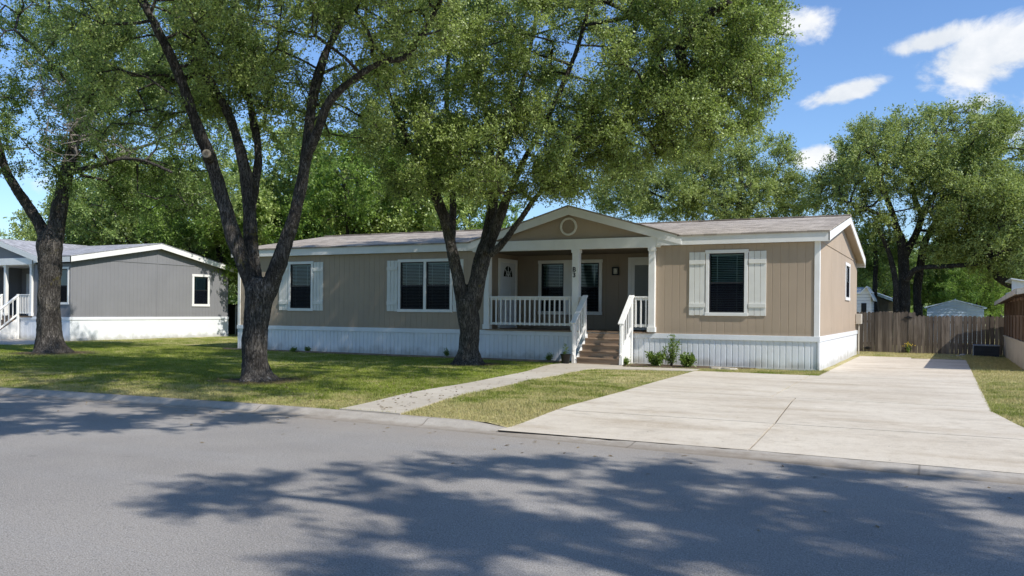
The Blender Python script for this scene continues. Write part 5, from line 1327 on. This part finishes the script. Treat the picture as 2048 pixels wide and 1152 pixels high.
yf = plant('yellow_flower', (-1.25, FY-.10, .12), .32, .09, 7, 'yellow flowering weed at the foot of the fence below the hinge', 40, per=8, L=.04, W=.02)
m = MB(); rg = np.random.default_rng(3)
for i in range(16):
    c_ = np.array([-1.25, FY-.12, .42])+rg.normal(size=3)*[.07, .02, .05]; m.tube([c_, c_+np.array([0, -.01, .012])], [.012, .018], 6)
m.build('petals', M['yellow'], yf)
# flat pale stones on the bed edge
for i, (px, py, s_) in enumerate(((1436, 737, .30), (1459, 738.5, .22))):
    q = G(px, py, .14); w = MB(); th = np.linspace(0, 2*pi, 10)[:-1]; rr = [random.uniform(.8, 1.15) for _ in th]
    V = [(q[0]+s_*r_*cos(t), q[1]+s_*.6*r_*sin(t), .13) for t, r_ in zip(th, rr)]+[(q[0]+s_*.9*r_*cos(t), q[1]+s_*.5*r_*sin(t), .175) for t, r_ in zip(th, rr)]
    w.add(V, [(j, (j+1) % 9, 9+(j+1) % 9, 9+j) for j in range(9)]+[tuple(range(9, 18))])
    tag(w.build('flat_stone', M['walk'], loc=(q[0], q[1], .13)), ['larger flat stone on the grass edge right of the shrubs', 'smaller flat stone right of the larger one'][i], 'stone')
# landscape edging in front of the left bed
w = MB(); 
xs_ = np.linspace(-22.8, -9.7, 60)
for a_, b_ in zip(xs_[:-1], xs_[1:]):
    fy_ = lambda x: np.interp(x, [-22.8, -14, -9.6], [22.33, 22.16, 22.08])+.012*sin(x*5)
    w.beam((a_, fy_(a_), .15), (b_, fy_(b_), .15), .05, .06)
tag(w.build('bed_edging', paint('weathered_edging', (.26, .19, .14), .9, .2, 4), loc=(-16, 22.2, .12)), 'low weathered timber edging along the bed under the left windows', 'edging')
w = MB(); w.box(-36.0, -22.7, 22.35, 22.42, .11, .17)

# ------------------------------------------------------------------ grass blades and fallen leaves
def in_poly(px, py, poly):
    c_ = np.zeros(len(px), bool); n = len(poly); j = n-1
    for i in range(n):
        xi, yi = poly[i]; xj, yj = poly[j]
        cr = ((yi > py) != (yj > py)) & (px < (xj-xi)*(py-yi)/(yj-yi+1e-12)+xi); c_ ^= cr; j = i
    return c_
def scatter(n, x0, x1, y0, y1, rg): return rg.uniform(x0, x1, n), rg.uniform(y0, y1, n)
def ok_grass(x, y, mrg=0.03):
    k = y > ye(x)+.385
    k &= ~((x > edge_l(y)+mrg) & (x < edge_r(y)-mrg) & (y < 31.4))
    k &= ~((y > 22.70) & (x > XL) & (x < XR+.05) & (y < 33.1)); k &= ~((x < GX+.03) & (y > GY-.03))
    k &= ~in_poly(x, y, WALK); k &= ~((y > 22.30) & (x > -22.7) & (x < -9.4)); k &= ~((y > 21.75) & (y < 22.8) & (x > -7.7) & (x < -5.0))
    k &= ~in_poly(x, y, [(-45, 19.2), (-38, 18.6), (-31.5, 20.2), (-30.9, 21.4), (-33.2, 23.2), (-33.5, 23.9), (-45, 23.9)])
    k &= ~((x > PXw) & (y > PY0)); k &= y < FY
    for tx, ty, r_ in TRUNKS: k &= ((x-tx)**2+(y-ty)**2) > (.45*r_)**2
    return k
rg = np.random.default_rng(77); gxs, gys = [], []
for n_, a in ((260000, (-22, -5, 9.9, 16)), (150000, (-30, -5, 14, 23)), (60000, (-40, -20, 9, 24)), (30000, (-36, -21, 22, 30)), (34000, (.5, 2.4, 9.8, 20)), (26000, (.5, 2.2, 20, 35)), (12000, (-3, 2, 30.6, 35.6)), (12000, (-5.6, -2.5, 20.7, 22.8))):
    x, y = scatter(n_, *a, rg); k = ok_grass(x, y); gxs.append(x[k]); gys.append(y[k])
gx_, gy_ = np.concatenate(gxs), np.concatenate(gys)
# thin out under the trunks
for tx, ty, r_ in TRUNKS:
    dd_ = np.hypot(gx_-tx, gy_-ty); k = rg.random(len(gx_)) < np.clip((dd_-r_*.5)/(r_*1.1), .05, 1); gx_, gy_ = gx_[k], gy_[k]
n_ = len(gx_); gz_ = lawn_z(gx_, gy_)-.004
hh = rg.uniform(.018, .048, n_)*(1+.6*(np.sin(gx_*1.9)*np.sin(gy_*2.3) > .3)*rg.random(n_)); a = rg.uniform(0, 6.28, n_); wd_ = rg.uniform(.004, .0085, n_)
lean = rg.normal(size=(n_, 2))*.022
P0 = np.stack([gx_-np.cos(a)*wd_, gy_-np.sin(a)*wd_, gz_], -1); P1 = np.stack([gx_+np.cos(a)*wd_, gy_+np.sin(a)*wd_, gz_], -1); P2 = np.stack([gx_+lean[:, 0], gy_+lean[:, 1], gz_+hh], -1)
V = np.stack([P0, P1, P2], 1).reshape(-1, 3)
tag(link('grass', np_mesh('grass', V, np.arange(n_*3).reshape(-1, 3), M['blades'], rg.random(n_))), 'short mixed green and straw grass covering the lawns', 'grass', kind='stuff')
# fallen leaves
n_ = 1700; x = np.concatenate([rg.uniform(-24, -7, n_-90), rg.uniform(-14, 2, 90)]); y = np.concatenate([ye(x[:n_-90])+.1+rg.gamma(1.6, 2.3, n_-90), ye(x[n_-90:])-rg.gamma(1.0, .6, 90)])
z = np.where(y > ye(x)+.43, lawn_z(x, y)+.03, np.where(y > ye(x)-.12, .135, .006)); k = (y < 22) & ((y > ye(x)+.43) | (y < ye(x)-.14)) & ~((x > -5.2) & (y > 9.4)); x, y, z = x[k], y[k], z[k]; n_ = len(x)
a = rg.uniform(0, 6.28, n_); s = rg.uniform(.02, .042, n_); ti_ = rg.uniform(-.012, .012, (n_, 2))
V = np.stack([np.stack([x-np.cos(a)*s, y-np.sin(a)*s, z+ti_[:, 0]], -1), np.stack([x+np.sin(a)*s*.5, y-np.cos(a)*s*.5, z], -1), np.stack([x+np.cos(a)*s, y+np.sin(a)*s, z+ti_[:, 1]], -1), np.stack([x-np.sin(a)*s*.5, y+np.cos(a)*s*.5, z+.004], -1)], 1).reshape(-1, 3)
tag(link('fallen_leaves', np_mesh('fallen_leaves', V, np.arange(n_*4).reshape(-1, 4), M['dryleaf'], rg.random(n_))), 'scattered dry leaves on the lawn and along the gutter', 'leaves', kind='stuff')

# ------------------------------------------------------------------ light, sky, camera
SUN = np.array([.69, -.17, .70]); SUN /= np.linalg.norm(SUN)
sl = bpy.data.lights.new('sun', 'SUN'); sl.energy = 5.0; sl.angle = radians(.5); sl.color = (1., .955, .88)
so = bpy.data.objects.new('sun', sl); COL.objects.link(so); so.rotation_euler = Vector(SUN).to_track_quat('Z', 'Y').to_euler(); so.location = (20, -10, 30)
wd_ = bpy.data.worlds.new('World'); scene.world = wd_; wd_.use_nodes = True; nt = wd_.node_tree; nt.nodes.clear(); n = N(nt)
out = n.node('ShaderNodeOutputWorld'); bg = n.node('ShaderNodeBackground'); bg.inputs[1].default_value = .125
sky = n.node('ShaderNodeTexSky'); sky.sky_type = 'NISHITA'; sky.sun_disc = False
sky.sun_elevation = math.asin(SUN[2]); sky.sun_rotation = math.atan2(SUN[0], SUN[1]); sky.air_density = 1.1; sky.dust_density = .4; sky.ozone_density = 2.2
tc = n.node('ShaderNodeTexCoord').outputs['Generated']
skyc = n.mix(1., sky.outputs[0], (.94, 1.14, 1.44), 'MULTIPLY')
def dirv_(px, py): v = _ray(px, py); return v/np.linalg.norm(v)
nz = n.noise(9., 9, n.scale(tc, (1, 1, 1.5)), .6, .3); nz2 = n.noise(2.2, 3, tc)
cl = None
for (px, py, rx, ry, tilt, amp) in ((1980, 104, 140, 50, -4, 1.05), (1860, 84, 85, 26, -10, 1.1), (1960, 148, 90, 30, 0, .9), (1695, 185, 82, 22, -14, 1.1), (1590, 45, 90, 34, 16, .75), (1480, 20, 60, 26, 5, .6), (1640, 308, 60, 26, 0, .8), (1700, 75, 80, 26, 20, .33), (150, 380, 140, 26, 0, .4), (2300, 200, 220, 70, 5, .9)):
    c_ = dirv_(px, py); r_ = np.cross(c_, [0, 0, 1]); r_ /= np.linalg.norm(r_); u_ = np.cross(r_, c_)
    t_ = radians(tilt); r2, u2 = r_*cos(t_)-u_*sin(t_), u_*cos(t_)+r_*sin(t_)
    a_ = n.vm('DOT_PRODUCT', tc, tuple(r2/(rx/FOC)), 'Value'); b_ = n.vm('DOT_PRODUCT', tc, tuple(u2/(ry/FOC)), 'Value')
    a0_ = float(c_@r2/(rx/FOC)); b0_ = float(c_@u2/(ry/FOC))
    a_ = n.m('SUBTRACT', a_, a0_); b_ = n.m('SUBTRACT', b_, b0_)
    rr_ = n.m('SQRT', n.m('ADD', n.m('MULTIPLY', a_, a_), n.m('MULTIPLY', b_, b_)))
    front_ = n.ramp(n.vm('DOT_PRODUCT', tc, tuple(c_), 'Value'), .5, .6)
    mk = n.m('MULTIPLY', n.m('MULTIPLY', n.ramp(rr_, 0., 1.75, amp, 0, False), front_), 1.)
    cl = mk if cl is None else n.m('MAXIMUM', cl, mk)
# scattered clouds elsewhere in the sky too
els = n.ramp(nz2, .56, .75, 0, .5)
dns = n.m('ADD', n.m('MULTIPLY', n.m('SUBTRACT', nz, .5), 3.0), n.m('MULTIPLY', n.m('SUBTRACT', cl, .42), 1.5))
dens = n.ramp(dns, -.08, .42, 0, .97)
cc_ = n.mix(n.ramp(nz, .35, .7), (6.3, 6.7, 7.2), (8.6, 8.6, 8.7))
final = n.mix(dens, skyc, cc_)
nt.links.new(final, bg.inputs[0]); nt.links.new(bg.outputs[0], out.inputs[0])

cam = bpy.data.cameras.new('camera'); co_ = bpy.data.objects.new('camera', cam); COL.objects.link(co_)
cam.sensor_width = 36; cam.lens = FOC/2048*36; cam.shift_y = (HY-576)/2048; cam.clip_end = 2000; cam.clip_start = .05
mt_ = Matrix(((R2[0], U2[0], -_F[0], 0), (R2[1], U2[1], -_F[1], 0), (R2[2], U2[2], -_F[2], CZ), (0, 0, 0, 1)))
co_.matrix_world = mt_; scene.camera = co_
scene.view_settings.view_transform = 'Standard'; scene.view_settings.look = 'None'; scene.view_settings.exposure = 0
scene.cycles.max_bounces = 6; scene.cycles.transparent_max_bounces = 8; scene.cycles.diffuse_bounces = 3
